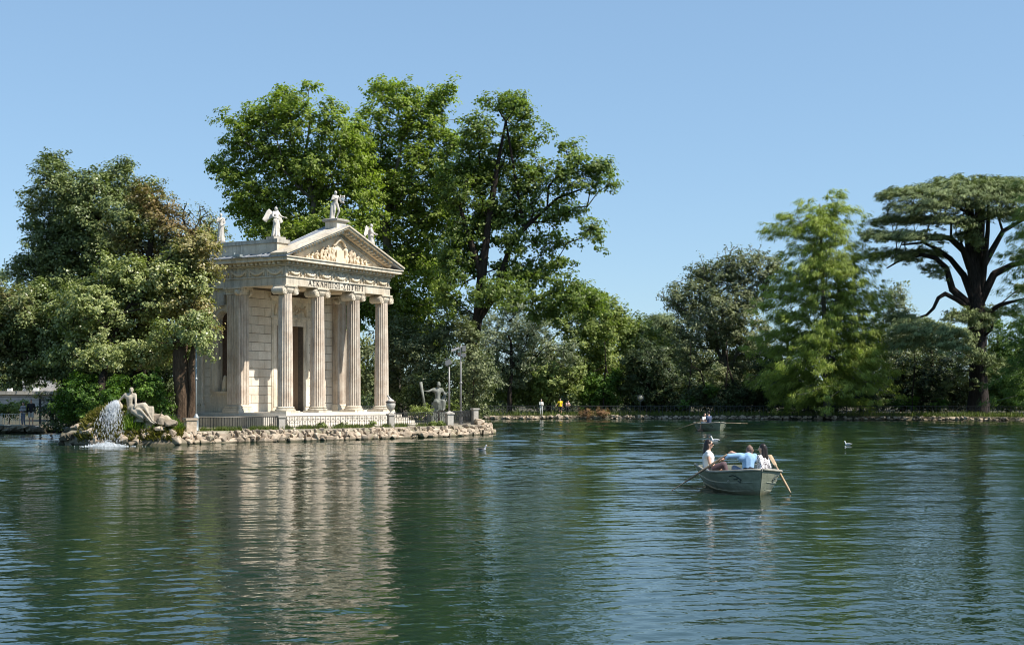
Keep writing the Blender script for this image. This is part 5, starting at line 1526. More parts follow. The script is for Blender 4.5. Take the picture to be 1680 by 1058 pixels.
br = empty('footbridge', G(85, 89.6, .3), 0, 'dark low footbridge linking the left bank to the island', 'bridge'); bo = G(85, 89.6, .3)
MB().box(-.8, 5.5, -.9, .9, -.02, .14).build('deck', 'concrete_pale', br)
MB().box(-.8, 5.5, -.86, .86, -.2, -.021).build('beam', 'gate_iron', br)
for x in (0.1, 2.4, 4.7): MB().box(x-.15, x+.15, -.7, .7, -1.5, -.201).build('pier', 'rock_dark', br)
for sy_ in (-.8, .8):
    for zz_ in (.3, 1.25): MB().tube([(-.1, sy_, zz_), (5.4, sy_, zz_)], .025, 5).build('rail', 'gate_iron', br)
    for i in range(32): MB().tube([(i*.17, sy_, .14), (i*.17, sy_, 1.25)], .013, 4, False).build('bar', 'gate_iron', br)
# pale building far left
bl = empty('pale_building', (-62, 152, 0), R(4), 'long low pale building with a flat roof behind the left bank', 'building'); 
def Bx(nm, a, b, z0, z1, d0=0, d1=10, mat='concrete_pale'): MB().box(a, b, d0, d1, z0, z1).build(nm, mat, bl)
Bx('wall', -8, 12.2, -1, 2.6); Bx('roof_slab', -8.5, 12.6, 2.601, 3.0, -.5, 10.5, 'marble_weathered')
for i in range(9): Bx('band', -8, 12.2, -.6+i*.36, -.57+i*.36, -.02, -.001, 'joint_dark')
for i in range(7): Bx('roof_light', -7+i*2.9, -6.5+i*2.9, 3.001, 3.35, .2, .7, 'feather_white')
Bx('upper_wall', 5.5, 12.4, 3.0, 7.5, 3, 9, 'concrete_pale')
for i in range(3): MB().box(6.2+i*2, 7.2+i*2, 2.95, 3.05, 4.2, 6.2).build('window', 'terracotta_dark', bl)
# round mirror
mq = G(1051, 140.9, .42)
mr = empty('traffic_mirror', mq, 0, 'round convex mirror on a thin pole by the dark laurel on the far path', 'mirror')
MB().tube([(0, 0, 0), (0, 0, 1.5)], .03, 6).build('pole', 'iron', mr)
o = MB().lathe([(.36, 0), (.36, .07), (.27, .075)], 20).build('rim', 'mirror_rim', mr); o.rotation_euler = (R(90), 0, 0); o.location = (0, 0, 1.82)
o = MB().lathe([(.26, .0), (.2, .04), (.1, .06), (.01, .066)], 16).build('glass', 'mirror_glass', mr, True); o.rotation_euler = (R(90), 0, 0); o.location = (0, -.06, 1.82)

# ------------------------------------------------------------------ birds
def gull(label, px, py, Y, rz, s=1.0, dark=False):
    root = empty('gull' if not dark else 'duck', G(px, Y, 0), rz, label, 'bird', 'birds on the lake'); root.scale = (s,)*3
    b = blob([('e', (0, 0, .055), (.20, .085, .075)), ('c', (.12, 0, .06), (.26, 0, .09), .05, .02), ('c', (-.13, 0, .08), (-.18, 0, .20), .045, .036), ('e', (-.20, 0, .235), (.052, .04, .042))], .014, 3)
    link('body', b, 'feather_white' if not dark else 'feather_grey', root)
    link('wing', blob([('e', (.05, .05, .09), (.17, .045, .05)), ('e', (.05, -.05, .09), (.17, .045, .05))], .014, 2), 'feather_grey' if not dark else 'feather_dark', root)
    link('tail', blob([('c', (.2, 0, .10), (.32, 0, .12), .03, .012)], .01, 1), 'feather_dark', root)
    MB().tube([(-.24, 0, .23), (-.30, 0, .22)], [.014, .004], 6).build('beak', 'beak', root)
gull('white gull swimming just behind the long haired woman in the nearer boat', 1173, 0, 5280/(724-650), R(8), 1.05)
gull('lone gull swimming on open water right of the boats', 1391, 0, 5280/(730-650), R(-5), .75)
gull('small duck swimming in front of the island tip', 791, 0, 5280/(739-650), R(200), .95, True)
gb = G(597, 83.9, .4)

# ------------------------------------------------------------------ trees
def brown_fn(px_lo, px_hi, amt=1.0, zlo=-99):
    def f(c):
        px = CX+c[:, 0]/c[:, 1]*F
        return np.clip((px-px_lo)/(px_hi-px_lo), 0, 1)*amt*(.5+.5*np.sin(c[:, 0]*1.3+c[:, 2]*1.7))
    return f
Yv = 88
tree('holm_oak', 'tall dark green oak at the rear of the left tree group', G(170, Yv, ZI), [G(168, Yv, ZI), P(166, 600, Yv), P(150, 500, Yv), P(140, 420, Yv), P(130, 350, Yv)], [.45, .36, .33, .25, .15],
     lob(Yv, (95, 275, 22, 28), (88, 300, 26, 30), (60, 320, 20, 20), (150, 290, 16, 22), (110, 330, 45, 50), (75, 405, 40, 50), (190, 300, 38, 36), (160, 350, 60, 50), (120, 420, 70, 60), (60, 455, 45, 45), (135, 320, 40, 40), (165, 400, 50, 45), (90, 350, 50, 40), (205, 275, 12, 14), (60, 372, 26, 10), (230, 330, 30, 40), (150, 470, 70, 50), (40, 520, 40, 50)),
     760, 100, .74, .18, .11, 'leaf_oak', shell=.42, mind=.6)
Yv = 82
tree('holm_oak', 'brownish oak with rust coloured young leaves rising above the temple side', G(228, 72.6, ZI), [G(228, 72.6, ZI), P(229, 620, 73.5), P(232, 540, 77), P(240, 450, Yv), P(250, 380, Yv)], [.42, .34, .30, .24, .14],
     lob(Yv, (245, 335, 36, 44), (215, 380, 45, 45), (275, 375, 30, 36), (345, 400, 26, 36), (330, 440, 42, 40), (352, 430, 24, 45), (250, 440, 60, 50), (320, 480, 40, 45), (300, 510, 36, 40), (335, 510, 26, 46), (355, 470, 22, 30), (365, 410, 18, 30), (310, 400, 30, 40), (320, 560, 24, 24)),
     460, 105, .74, .17, .11, 'leaf_oak', mind=.6, sparse=([(P(320, 350, Yv), (1.5, 1.2, .9)), (P(345, 362, Yv), (1.2, 1, .6)), (P(300, 345, Yv), (.8, .8, .5))], 38, 9), brown=brown_fn(150, 270, 1.1), shell=.42)
Yv = 75.5
tree('holm_oak', 'light olive green oak at the front of the left tree group above the fountain', G(165, 70.6, ZI), [G(165, 70.6, ZI), P(166, 640, 71), P(172, 590, 72.5), P(190, 520, Yv), P(200, 470, Yv)], [.27, .22, .20, .16, .1],
     lob(Yv, (205, 455, 55, 40), (165, 500, 65, 50), (235, 495, 50, 45), (210, 545, 55, 34), (120, 520, 50, 40), (270, 470, 45, 40), (300, 500, 35, 40), (315, 545, 22, 28), (150, 560, 60, 35), (250, 540, 30, 20), (318, 412, 32, 28, -.8), (338, 405, 22, 26, -.8), (330, 450, 32, 36, -.8), (318, 495, 30, 40, -.8), (330, 525, 14, 34, -.8), (290, 430, 36, 30, 0), (190, 585, 60, 18, -3), (120, 590, 46, 20, -2), (250, 578, 36, 18, -3), (150, 520, 60, 50, -2)),
     680, 110, .66, .17, .11, 'leaf_oak_light', mind=.6, brown=brown_fn(240, 330, 1.1), shell=.42, grouptint=1.2)
Yv = 79
tree('holm_oak', 'broad drooping oak at the left edge with dark shaded lower branches', G(60, Yv+2, ZI-.2) if False else G(118, Yv, ZI), [G(118, Yv, ZI), P(112, 640, Yv), P(95, 590, Yv), P(60, 540, Yv)], [.3, .25, .22, .15],
     lob(Yv, (60, 520, 60, 45), (20, 545, 45, 50), (80, 560, 70, 35), (30, 590, 50, 25), (110, 590, 50, 25), (-20, 520, 40, 60), (70, 480, 40, 25), (170, 590, 50, 22), (15, 615, 34, 16), (-25, 590, 30, 35), (60, 612, 40, 14), (110, 610, 34, 12)),
     430, 100, .74, .18, .11, 'leaf_oak', mind=.6, brown=brown_fn(60, -60, .7), shell=.42)
# gnarled thick trunk
Yv = 70.5
gn = empty('gnarled_tree', G(300, Yv, ZI), 0, 'old tree with thick gnarled brown trunk beside the grey lamp pole', 'tree'); g0 = G(300, Yv, ZI)
q = [P(303, 700, Yv), P(302, 660, Yv), P(298, 620, Yv), P(296, 580, Yv), P(300, 545, Yv)]
trunk_obj([v-g0 for v in q], [.50, .42, .36, .38, .3], 'bark_brown', gn, 18, lump=.14)
q2 = [P(312, 700, Yv-.2), P(316, 640, Yv-.2), P(314, 600, Yv-.2), P(320, 560, Yv-.3)]
trunk_obj([v-g0 for v in q2], [.22, .16, .17, .1], 'bark_brown', gn, 10, 'side_trunk', lump=.15)
cl = crown_clumps(lob(Yv, (290, 555, 40, 25), (315, 535, 30, 30), (335, 560, 14, 18), (270, 575, 30, 18)), 60, .4, .5)
V_, F_, T_ = leaves_at(cl, 100, .6, .15, .1, brown=None); link('crown', mesh_np('crown', V_-np.array(g0), F_, T_), 'leaf_oak_light', gn)
BV, BF = branches([[(np.array(v), .2) for v in q]], cl, .02); link('branch', mesh_np('branch', BV-np.array(g0), BF), 'bark_brown', gn)
# bushes on the island left
bush('bush', 'bright green bush in sunlight left of the fountain', lob(72, (135, 640, 32, 28), (115, 665, 26, 26), (150, 665, 20, 30)), 90, 120, .5, .12, .08, 'leaf_bush', group='bushes on the island')
bush('bush', 'green leafy bush behind the reclining fountain statue', lob(70.5, (195, 640, 18, 26), (245, 640, 20, 30), (262, 668, 16, 22), (180, 655, 14, 20)), 90, 110, .42, .12, .08, 'leaf_bush', group='bushes on the island')
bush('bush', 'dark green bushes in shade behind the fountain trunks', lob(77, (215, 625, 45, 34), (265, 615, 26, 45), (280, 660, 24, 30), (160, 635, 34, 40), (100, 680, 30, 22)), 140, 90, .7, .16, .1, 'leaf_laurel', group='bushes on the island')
# plane trees
PG = 'tall plane trees behind the temple'
Yv = 102
tree('plane_tree', 'tall bright green plane tree rising behind the temple peak, left of the other two', G(514, Yv, ZI), [G(514, Yv, ZI), P(516, 520, Yv), P(510, 400, Yv), P(516, 330, Yv), P(498, 270, Yv), P(507, 215, Yv)], [.6, .5, .36, .28, .16, .06],
     lob(Yv, (507, 140, 18, 20), (480, 190, 42, 38), (540, 200, 32, 34), (430, 195, 40, 24), (370, 186, 18, 6), (395, 215, 34, 28), (560, 250, 40, 45), (450, 250, 55, 40), (510, 270, 55, 45), (380, 280, 40, 20), (352, 284, 14, 18), (400, 310, 32, 22), (450, 320, 50, 35), (540, 320, 55, 45), (400, 345, 30, 22), (430, 365, 40, 25), (560, 380, 50, 40), (480, 380, 60, 32), (390, 240, 26, 20), (590, 300, 34, 44), (585, 230, 24, 36), (600, 350, 34, 40), (470, 160, 24, 20)),
     660, 80, .86, .23, .17, 'leaf_plane', 'bark_grey', PG, mind=.6, r_tip=.02, shell=.5)
Yv = 106
tree('plane_tree', 'middle plane tree with bright crown between the temple peak and the darker tree', G(655, Yv, ZI), [G(655, Yv, ZI), P(650, 560, Yv), P(640, 460, Yv), P(632, 370, Yv), P(648, 290, Yv), P(660, 230, Yv)], [.6, .5, .42, .30, .16, .06],
     lob(Yv, (625, 150, 30, 22), (660, 165, 40, 28), (700, 170, 26, 20), (725, 160, 14, 26), (738, 145, 8, 16), (620, 195, 28, 26), (680, 210, 50, 40), (630, 250, 40, 40), (700, 270, 55, 45), (650, 310, 60, 40), (620, 370, 36, 30), (690, 360, 60, 45), (660, 420, 50, 40), (690, 470, 40, 40), (665, 530, 30, 22), (700, 540, 34, 26), (650, 480, 30, 30), (740, 230, 22, 40), (595, 270, 30, 50), (700, 500, 44, 36), (672, 560, 34, 24), (712, 572, 24, 18), (640, 440, 22, 30), (600, 500, 34, 40), (570, 520, 30, 36), (655, 520, 24, 40), (715, 430, 40, 44), (735, 350, 36, 50), (725, 300, 30, 40)),
     860, 80, .86, .23, .17, 'leaf_plane', 'bark_grey', PG, mind=.6, shell=.5)
Yv = 98
lim = [[(np.array(P(786, 520, Yv)), .34, 3), (np.array(P(815, 480, Yv)), .26), (np.array(P(838, 400, Yv)), .20), (np.array(P(870, 365, Yv)), .14)],
       [(np.array(P(790, 450, Yv)), .3, 4), (np.array(P(770, 390, Yv)), .2), (np.array(P(755, 340, Yv)), .12)],
       [(np.array(P(860, 375, Yv)), .14, 7), (np.array(P(915, 325, Yv)), .10), (np.array(P(955, 310, Yv)), .06)]]
tree('plane_tree', 'darker plane tree with open spreading crown, the one farthest from the temple', G(768, Yv, ZI), [G(768, Yv, ZI), P(768, 640, Yv), P(776, 570, Yv), P(784, 520, Yv), P(790, 450, Yv), P(802, 360, Yv), P(815, 280, Yv), P(830, 200, Yv)], [.62, .48, .42, .38, .32, .24, .16, .08],
     lob(Yv, (820, 175, 30, 22), (855, 180, 24, 32), (790, 210, 34, 26), (770, 235, 24, 26), (850, 235, 34, 36), (885, 220, 14, 8), (800, 280, 60, 45), (870, 290, 34, 30), (760, 300, 45, 50), (930, 245, 16, 16), (950, 260, 20, 22), (925, 290, 30, 32), (965, 290, 28, 24), (990, 275, 14, 10), (1000, 300, 10, 20), (940, 340, 30, 22), (975, 380, 28, 14), (985, 400, 10, 12), (840, 340, 55, 40), (780, 370, 55, 45), (900, 350, 30, 20), (750, 420, 45, 40), (840, 400, 30, 22), (900, 400, 32, 20), (915, 435, 22, 16), (860, 450, 55, 30), (820, 480, 50, 30), (930, 480, 40, 26), (965, 500, 34, 26), (740, 480, 30, 40), (900, 500, 40, 26)),
     780, 74, .80, .22, .155, 'leaf_plane_dark', 'bark_dark', PG, mind=.6, shell=.5, extra=lim, wpath=.25)
# understory behind the island and on the island's back
bush('understory_tree', 'grey green shrubby tree between the temple and the seated statue', lob(101, (650, 560, 40, 50), (690, 600, 40, 45), (640, 630, 36, 45), (720, 560, 34, 40), (745, 530, 34, 44), (600, 600, 30, 50)), 290, 80, .8, .2, .12, 'leaf_greybrown', cat='tree', base=tuple(G(660, 101, ZI)))
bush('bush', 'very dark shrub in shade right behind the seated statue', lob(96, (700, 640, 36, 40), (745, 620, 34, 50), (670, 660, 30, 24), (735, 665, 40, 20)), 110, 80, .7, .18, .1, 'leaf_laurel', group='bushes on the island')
bush('bush', 'leafy shrub with pale highlights beside the tall camera pole', lob(92, (785, 610, 24, 30), (775, 575, 20, 26), (790, 655, 22, 28), (770, 540, 20, 22)), 90, 90, .6, .16, .11, 'leaf_greybrown', group='bushes on the island')
bush('bush', 'low shrub at the foot of the seated statue', lob(88.8, (692, 672, 14, 10), (745, 668, 14, 12)), 24, 60, .35, .12, .08, 'leaf_mid', group='bushes on the island')
bush('bush', 'tall greenery seen through the temple door and side opening', lob(100, (360, 560, 60, 70), (480, 560, 70, 80), (420, 620, 60, 50), (560, 590, 40, 70)), 210, 60, 1.0, .25, .16, 'leaf_mid', group='bushes on the island', base=tuple(G(470, 100, ZI)))
TRI[0] = True
# far shore, left to right
Yv = 134.5+8
def far(label, Y, px, lobes, n, per, mat, R0=1.0, L=.30, W=.2, tr=.3, base_py=None, name='tree', bm='bark_dark', **k):
    pts = [G(px, Y, .35), P(px, 640, Y), P(px+4, 600, Y), P(px+2, 560, Y)]
    return tree(name, label, G(px, Y, .35), pts, [tr, tr*.8, tr*.65, tr*.4], lob(Y, *lobes), int(n*1.45), per, R0, L, W, mat, bm, 'trees on the far shore', mind=.6, **k)
far('silvery grey green tree with a single dark trunk on the far shore', 143, 836, ((830, 545, 50, 40), (880, 580, 45, 40), (790, 575, 34, 45), (850, 610, 50, 30), (915, 595, 30, 30), (800, 620, 36, 24), (870, 530, 30, 25), (840, 500, 24, 20), (935, 580, 18, 22)), 300, 85, 'leaf_olive', .95, .24, .11, .28, name='olive_tree', grouptint=.9)
far('dark leafed tree behind the two railing figures', 147, 900, ((960, 500, 34, 34), (930, 540, 40, 40), (975, 560, 36, 50), (900, 620, 60, 40), (960, 620, 34, 40), (860, 640, 50, 26), (800, 640, 40, 26)), 300, 75, 'leaf_mid', 1.0, .28, .18)
far('mid green tree with a drier patch in its middle, right of the silvery tree', 152, 1000, ((1000, 505, 26, 28), (1010, 550, 34, 40), (1045, 552, 34, 32), (1070, 560, 24, 28), (985, 600, 28, 40), (1020, 610, 30, 40)), 170, 75, 'leaf_mid', 1.05, .3, .2)
far('bright yellow green young tree by the railing beside the red shrubs', 144.5, 990, ((985, 630, 24, 26), (1000, 650, 22, 22), (970, 655, 24, 20), (1010, 620, 12, 20)), 80, 90, 'leaf_bush', .7, .2, .13, .1)
far('pale distant tree line tree at the lowest point of the skyline', 178, 1040, ((1040, 542, 36, 22), (1010, 530, 26, 14), (1075, 548, 34, 22), (1100, 570, 30, 30), (980, 545, 30, 20)), 150, 60, 'leaf_far', 1.4, .36, .24)
far('small distant flat topped cedar on the skyline', 170, 1085, ((1085, 522, 22, 7), (1075, 532, 18, 5), (1095, 538, 20, 6), (1080, 545, 16, 5)), 60, 60, 'leaf_cedar', 1.0, .3, .09, .2, flat=.3)
far('dense dark laurel between the mirror and the big half bare tree', 145, 1065, ((1065, 590, 36, 34), (1050, 630, 34, 36), (1085, 630, 34, 38), (1065, 660, 40, 20), (1035, 600, 16, 30)), 190, 85, 'leaf_laurel', .9, .26, .12)
far('big rounded dark tree with bare grey twigs on top', 151, 1185, ((1120, 480, 24, 22), (1160, 455, 34, 24), (1210, 440, 40, 24), (1255, 445, 30, 26), (1180, 500, 62, 50), (1140, 560, 46, 50), (1215, 560, 55, 55), (1150, 620, 50, 45), (1230, 620, 45, 50), (1190, 640, 55, 30), (1230, 480, 36, 34), (1125, 500, 26, 26)), 560, 80, 'leaf_greybrown', 1.05, .27, .15, .5,
    bm='bark_grey', r_tip=.03, sparse=([(P(1120, 470, 151), (2.6, 2, 1.8)), (P(1170, 440, 151), (3.4, 2, 1.8)), (P(1220, 420, 151), (3.6, 2, 1.5)), (P(1260, 430, 151), (2.6, 2, 1.6)), (P(1100, 490, 151), (1.6, 2, 1.6)), (P(1195, 415, 151), (1.8, 1.5, 1.0))], 170, 12))
far('dark laurel shrubs below the big half bare tree', 144.5, 1190, ((1130, 645, 34, 26), (1170, 655, 34, 22), (1215, 650, 34, 26), (1250, 655, 30, 22), (1105, 665, 26, 14)), 170, 80, 'leaf_laurel', .85, .24, .13, .1)
far('small light green shrub glowing in front of the dark laurel', 142.6, 1130, ((1130, 652, 9, 12), (1165, 640, 12, 10), (1120, 662, 8, 8)), 26, 60, 'leaf_bush', .5, .18, .12, .06)
# bald cypress: conical, feathery
def conifer_layers(Y, cx, apex_y, base_y, widths, n, wx=1.04):
    """clump centres on whorled, slightly drooping branches"""
    pts = []; s = Y/F; tg = []
    for i in range(n):
        f = (i+.5)/n; f = f**.85
        yy = apex_y+(base_y-apex_y)*f
        wl = np.interp(f, [w_[0] for w_ in widths], [w_[1] for w_ in widths]); wr = np.interp(f, [w_[0] for w_ in widths], [w_[2] for w_ in widths])
        az = rng.random()*2*math.pi; c_ = math.cos(az); hw = (wr if c_ > 0 else wl)*s*wx
        L_ = hw*(.70+.42*rng.random()); yj = rng.normal()*9; rj = .6+.8*rng.random(); dep = (wl+wr)/2*s*.85
        z = EYE+(HOR-yy-yj)*s
        for q in np.linspace(.28, 1, max(2, int(L_/1.0)+1)):
            x = (cx-CX)*s+c_*L_*q; y = Y+math.sin(az)*dep*q*(.8+.2*rng.random()); zz_ = z+(.42*rj)*L_*q-.46*L_*q*q+(.25*math.sin(q*7+rj*9))
            pts.append((x+rng.normal()*.4, y+rng.normal()*.4, zz_+rng.normal()*.25))
    return np.array(pts)
def cypress(label, Y, px, apex, base_y, widths, n, per, mat, group, L=.42, W=.055, R0=.75, tr=.45):
    root = empty('bald_cypress', G(px, Y, .35), 0, label, 'tree', group); off = np.array(G(px, Y, .35))
    cl = conifer_layers(Y, px, apex, base_y, widths, n); cl = cl[cl[:, 2] > .8]
    V_, F_, T_ = leaves_at(cl, per, R0, L, W, .45, .35, .8, (off[0], off[1]))
    link('crown', mesh_np('crown', V_-off, F_, T_), mat, root)
    tp = [G(px, Y, .35), P(px-2, 600, Y), P(px-8, 450, Y), P(px-12, apex+5, Y)]
    trunk_obj([v-G(px, Y, .35) for v in tp], [tr, tr*.7, tr*.42, .05], 'bark_grey', root)
    st = [G(px, Y, .35)]+[tp[1].lerp(tp[3], f) for f in np.linspace(0, 1, 14)]
    BV, BF = branches([[(np.array(v), max(.05, tr*.6*(1-i/15))) for i, v in enumerate(st)]], cl[::2], .018, 2.2, k=4, wpath=.05, wig=.05)
    link('branch', mesh_np('branch', BV-off, BF), 'bark_twig', root)
    return root
cypress('bright yellow green bald cypress with feathery conical crown, left of the giant cedar', 136, 1357, 330, 668,
        [(0, 22, 26), (.07, 56, 50), (.17, 100, 60), (.25, 76, 84), (.35, 100, 104), (.5, 110, 96), (.62, 116, 100), (.8, 120, 110), (.92, 116, 110), (1, 96, 96)], 290, 84, 'leaf_cypress', 'trees on the far shore', tr=.42)
cypress('dark feathery cypress cut off by the right edge of the picture', 124, 1712, 215, 665,
        [(0, 10, 14), (.2, 44, 50), (.4, 60, 70), (.55, 62, 80), (.75, 72, 90), (1, 80, 90)], 210, 62, 'leaf_cypress_dark', 'trees on the far shore')
# giant cedar
Yv = 139
cd = empty('cedar_tree', G(1606, Yv, .4), 0, 'giant flat topped cedar with dark massive trunk and layered grey green branches', 'tree'); c0 = G(1606, Yv, .4); co = np.array(c0)
tp = [G(1606, Yv, .2), P(1606, 640, Yv), P(1604, 560, Yv), P(1602, 505, Yv), P(1603, 480, Yv)]
trunk_obj([v-c0 for v in tp], [1.2, .92, .9, .88, .58], 'bark_cedar', cd, 18, lump=.09)
def limb(pts, r0, r1, dY=(0, 0)):
    n_ = len(pts); return [(np.array(P(x, y, Yv+dY[0]+(dY[1]-dY[0])*i/(n_-1))), r0+(r1-r0)*i/(n_-1)) for i, (x, y) in enumerate(pts)]
limbs = [limb([(1600, 490), (1594, 430), (1590, 390), (1588, 350), (1582, 325), (1588, 300)], .40, .10, (0, 1)),
         limb([(1610, 480), (1616, 420), (1620, 380), (1622, 335), (1616, 305)], .38, .10, (0, -3)),
         limb([(1592, 440), (1582, 412), (1560, 392), (1535, 387), (1505, 392), (1470, 393), (1440, 392)], .42, .08, (0, -4)),
         limb([(1592, 480), (1580, 450), (1560, 425), (1540, 410), (1515, 398), (1480, 402)], .42, .08, (0, 4)),
         limb([(1590, 500), (1562, 475), (1552, 440), (1535, 424), (1512, 418), (1480, 425), (1455, 440)], .45, .07, (0, -2)),
         limb([(1585, 372), (1560, 362), (1530, 358), (1500, 360), (1460, 365), (1435, 362)], .36, .06, (0, 2)),
         limb([(1590, 505), (1570, 492), (1550, 482), (1540, 488), (1532, 505), (1520, 517), (1495, 525), (1470, 530)], .30, .08, (0, -3)),
         limb([(1608, 495), (1630, 450), (1660, 435), (1700, 425), (1740, 420)], .5, .12, (0, -2)),
         limb([(1606, 450), (1628, 410), (1645, 380), (1680, 360), (1720, 350)], .4, .1, (0, 3)),
         limb([(1610, 520), (1640, 500), (1680, 490)], .35, .1, (0, -3)),
         limb([(1592, 330), (1560, 318), (1510, 312), (1460, 318), (1435, 322)], .26, .05, (0, 0)),
         limb([(1612, 320), (1650, 312), (1700, 318)], .3, .1, (0, 0)),
         limb([(1590, 350), (1560, 335), (1530, 330), (1480, 345)], .2, .05, (0, -7)),
         limb([(1602, 330), (1600, 315), (1570, 305), (1540, 300)], .2, .05, (0, 8)),
         limb([(1604, 560), (1570, 545), (1530, 535), (1480, 545)], .22, .06, (0, -7))]
# plates of foliage: (px, py, rx px, ry px, depth offset, droop)
plates = []
def plate(px, py, rx, dY, dpt, n_, th=.25, tilt=0.0, cy=0):
    s = Yv/F
    for _ in range(int(n_*2.5)):
        a = rng.random()*6.283; r_ = math.sqrt(rng.random()); x = r_*math.cos(a); y = r_*math.sin(a)
        plates.append((np.array(P(px+x*rx, py+r_*r_*cy+tilt*x*rx, Yv+dY+y*dpt))+np.array([0, 0, rng.normal()*th])))
plate(1590, 294, 105, 0, 9, 130, .3, 0, 24); plate(1560, 310, 115, -2, 8, 120, .35, 0, 14); plate(1640, 300, 70, 2, 8, 90, .3, 0, 14); plate(1655, 322, 60, -4, 7, 70, .3, 0, 10); plate(1675, 300, 50, -2, 7, 50, .3, 0, 8); plate(1700, 470, 40, -3, 5, 30, .3, 0, 8); plate(1590, 620, 40, 2, 4, 20, .5, 0, 8); plate(1625, 600, 30, 2, 4, 24, .5, 0, 8); plate(1480, 312, 46, 0, 5, 44, .2, -.08, 8)
plate(1530, 335, 80, -3, 7, 100, .35, -.1, 6); plate(1480, 358, 52, 2, 5, 62, .25, -.05, 6); plate(1560, 358, 46, -5, 5, 54, .3, .1, 6); plate(1450, 385, 40, -3, 5, 48, .25, .05, 6)
plate(1500, 385, 52, -4, 6, 50, .25, .1, 6); plate(1465, 412, 46, -2, 4, 44, .25, .1, 12); plate(1520, 412, 34, 3, 4, 26, .2, .1, 6); plate(1650, 345, 50, -3, 6, 50, .3, 0, 8); plate(1590, 385, 26, -3, 3, 18, .3, .2, 8)
plate(1690, 345, 50, 2, 5, 34, .3, 0, 8); plate(1535, 440, 22, -2, 3, 12, .3, .3, 10); plate(1700, 415, 40, -2, 5, 26, .3, 0, 10)
plate(1530, 535, 70, -8, 5, 100, .3, .12, 14); plate(1560, 560, 44, -9, 4, 60, .3, .25, 12); plate(1490, 555, 34, -7, 4, 46, .3, -.1, 14); plate(1480, 520, 24, -3, 3, 26, .25, 0, 6); plate(1580, 515, 36, -2, 4, 26, .3, 0, 8); plate(1640, 510, 40, 2, 4, 20, .3, 0, 8)
plate(1600, 580, 30, -3, 4, 26, .5, 0, 10); plate(1605, 520, 26, -2, 3, 24, .5, 0, 10)
cl = np.array(plates)
V_, F_, T_ = leaves_at(cl, 46, .60, .36, .075, .26, .9, .45, (co[0], co[1]))
link('crown', mesh_np('crown', V_-co, F_, T_), 'leaf_cedar', cd)
st = [[(np.array(v), r_*.9) for v, r_ in zip(tp, [1.0, .8, .8, .7, .45])]]
for l_ in limbs:
    l2 = list(l_); l2[0] = (l2[0][0], l2[0][1], 3); st.append(l2)
BV, BF = branches(st, cl[::2], .02, 2.3, k=5, wig=.1, wpath=.2, rmax=.16)
link('branch', mesh_np('branch', BV-co, BF, smooth=True), 'bark_cedar', cd)
# under and behind the cedar
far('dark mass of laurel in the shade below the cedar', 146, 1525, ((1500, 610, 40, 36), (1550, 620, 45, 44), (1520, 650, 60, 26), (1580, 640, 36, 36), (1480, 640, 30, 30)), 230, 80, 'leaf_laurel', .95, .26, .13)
far('greyish green tree filling the gap between the cypress and the cedar', 155, 1480, ((1465, 520, 30, 30), (1480, 570, 40, 44), (1440, 580, 34, 50), (1530, 580, 40, 30), (1470, 480, 16, 22)), 190, 70, 'leaf_olive', 1.05, .28, .15)
far('shaded green tree right of the cedar trunk', 147, 1655, ((1650, 600, 34, 50), (1690, 580, 40, 60), (1640, 650, 34, 26), (1690, 640, 40, 30), (1640, 545, 26, 24)), 230, 75, 'leaf_cypress_dark', 1.0, .28, .15)
far('small bright shrub low beside the far fence right of the cypress', 141.5, 1497, ((1495, 662, 12, 10), (1545, 664, 10, 8), (1470, 660, 10, 8)), 26, 70, 'leaf_bush', .5, .18, .12, .06)
far('dim green shrubs behind the base of the bright cypress', 144, 1290, ((1280, 640, 40, 34), (1320, 655, 34, 20), (1400, 650, 40, 24), (1440, 655, 30, 20), (1260, 600, 30, 40)), 190, 75, 'leaf_laurel', .9, .25, .14)
DG = 'reddish dry shrubs by the far railing'
bush('dry_shrub', 'reddish brown dry shrub by the far railing, the one nearer the yellow shirt', lob(140.3, (961, 678, 11, 6)), 22, 70, .4, .16, .04, 'leaf_dry', DG, 'shrub', up=.9)
bush('dry_shrub', 'reddish brown dry shrub by the far railing, the one nearer the mirror', lob(140.3, (986, 677, 10, 6)), 22, 70, .4, .16, .04, 'leaf_dry', DG, 'shrub', up=.9)
# left distance beyond the lake
far('tall dim tree behind the pale building at the left edge', 168, 20, ((10, 560, 60, 50), (70, 590, 50, 34), (-40, 540, 50, 70), (0, 480, 30, 40), (120, 600, 40, 30)), 220, 60, 'leaf_far', 1.4, .36, .22)
far('dim trees seen under the left oaks beyond the footbridge', 150, 220, ((170, 600, 60, 34), (240, 600, 60, 44), (300, 590, 50, 60), (120, 640, 30, 24), (200, 640, 70, 26)), 230, 60, 'leaf_mid', 1.2, .34, .22)
bush('hedge', 'light green hedge in front of the pale building behind the left railing', lob(92, (15, 672, 22, 10), (-15, 670, 22, 12), (40, 668, 12, 9)), 60, 90, .5, .16, .09, 'leaf_mid', cat='hedge')
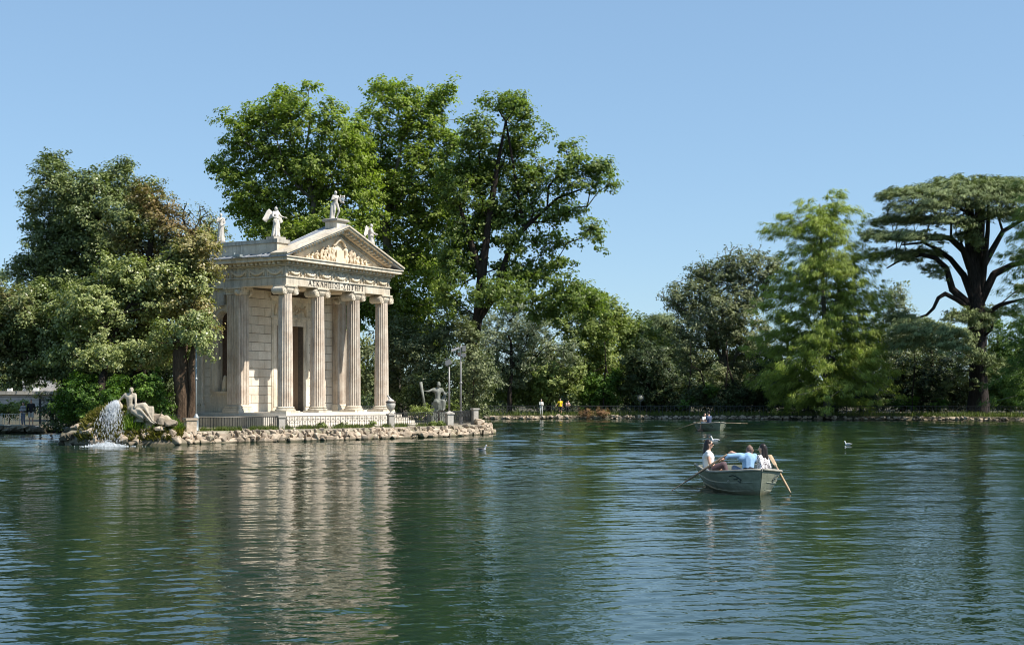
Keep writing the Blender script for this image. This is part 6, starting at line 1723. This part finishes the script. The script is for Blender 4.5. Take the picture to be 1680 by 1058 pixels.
# far woodland belt
cl = crown_clumps([(Vector((x, 205+rng.uniform(-8, 8), 3.2)), (9, 7, 6.5+rng.uniform(-1, 1.2))) for x in np.arange(-110, 150, 7)], 1900, .45, .9)
V_, F_, T_ = leaves_at(cl, 34, 1.9, .75, .6)
o = link('woodland', mesh_np('woodland', V_, F_, T_), 'leaf_far', None, 'stuff'); o['label'] = 'far belt of woodland beyond the park path'
cl = crown_clumps([(Vector((x, 160+rng.uniform(-5, 4)-abs(x-10)*.05, 1.8)), (5.5, 4, 4.2+rng.uniform(-.8, .9))) for x in np.arange(-70, 95, 4.5)], 1300, .45, .7)
V_, F_, T_ = leaves_at(cl, 50, 1.2, .36, .22)
o = link('undergrowth', mesh_np('undergrowth', V_, F_, T_), 'leaf_laurel', None, 'stuff'); o['label'] = 'dense dark undergrowth behind the trees of the far shore'
# understory ground cover on the far shore
pts = []
for i in range(16000):
    f = random.random(); k = min(int(f*(len(far_shore)-1)), len(far_shore)-2); g = f*(len(far_shore)-1)-k
    a, b = Vector(far_shore[k]), Vector(far_shore[k+1]); q = a.lerp(b, g); pts.append((q.x, q.y+.2+random.random()**1.5*7, .38+random.random()*.1))
o = blades('bank_grass', pts, .42, .05, 'grass_blade', None, 'tufts of grass and weeds along the far bank')
pts = []
for i in range(9000):
    px = random.uniform(325, 735); f = (px-462)/(641-462)
    Yb = np.interp(px, [300, 388, 457, 560, 636, 732, 775], [68.2, 69.9, 72.3, 75, 77.4, 81.6, 85])
    if px < 462 and random.random() < .8: Yq = Yb-random.random()*.5
    else: Yq = Yb+random.uniform(-.45, .7)
    if math.sin(px*.09)+math.sin(px*.23)+random.uniform(-1, 1.2) < -.3: continue
    q = G(px, Yq, ZI-.05); pts.append(tuple(q))
o = blades('island_grass', pts, .26, .035, 'grass_blade', None, 'weeds growing along the railing on the island edge')
for (px, Yq, s, lb_) in ((528, 74.2, .28, 'low leafy plant behind the railing under the second column'), (610, 76.5, .24, 'low leafy plant inside the railing just left of the urn pillar'), (560, 75.2, .2, 'low leafy plant behind the railing between the middle columns'), (716, 80.3, .25, 'tuft of green weeds on the wall below the seated statue')):
    c = G(px, Yq, ZI+.1); bush('leafy_plant', lb_, [(c, (s*1.4, s, s))], 12, 50, .16, .10, .05, 'leaf_mid', 'plants along the island railing', 'plant', base=tuple(c), stems=False)
print('OBJECTS', len(bpy.data.objects), 'TRIS', sum(len(o.data.polygons)*2 for o in bpy.data.objects if o.type == 'MESH'))
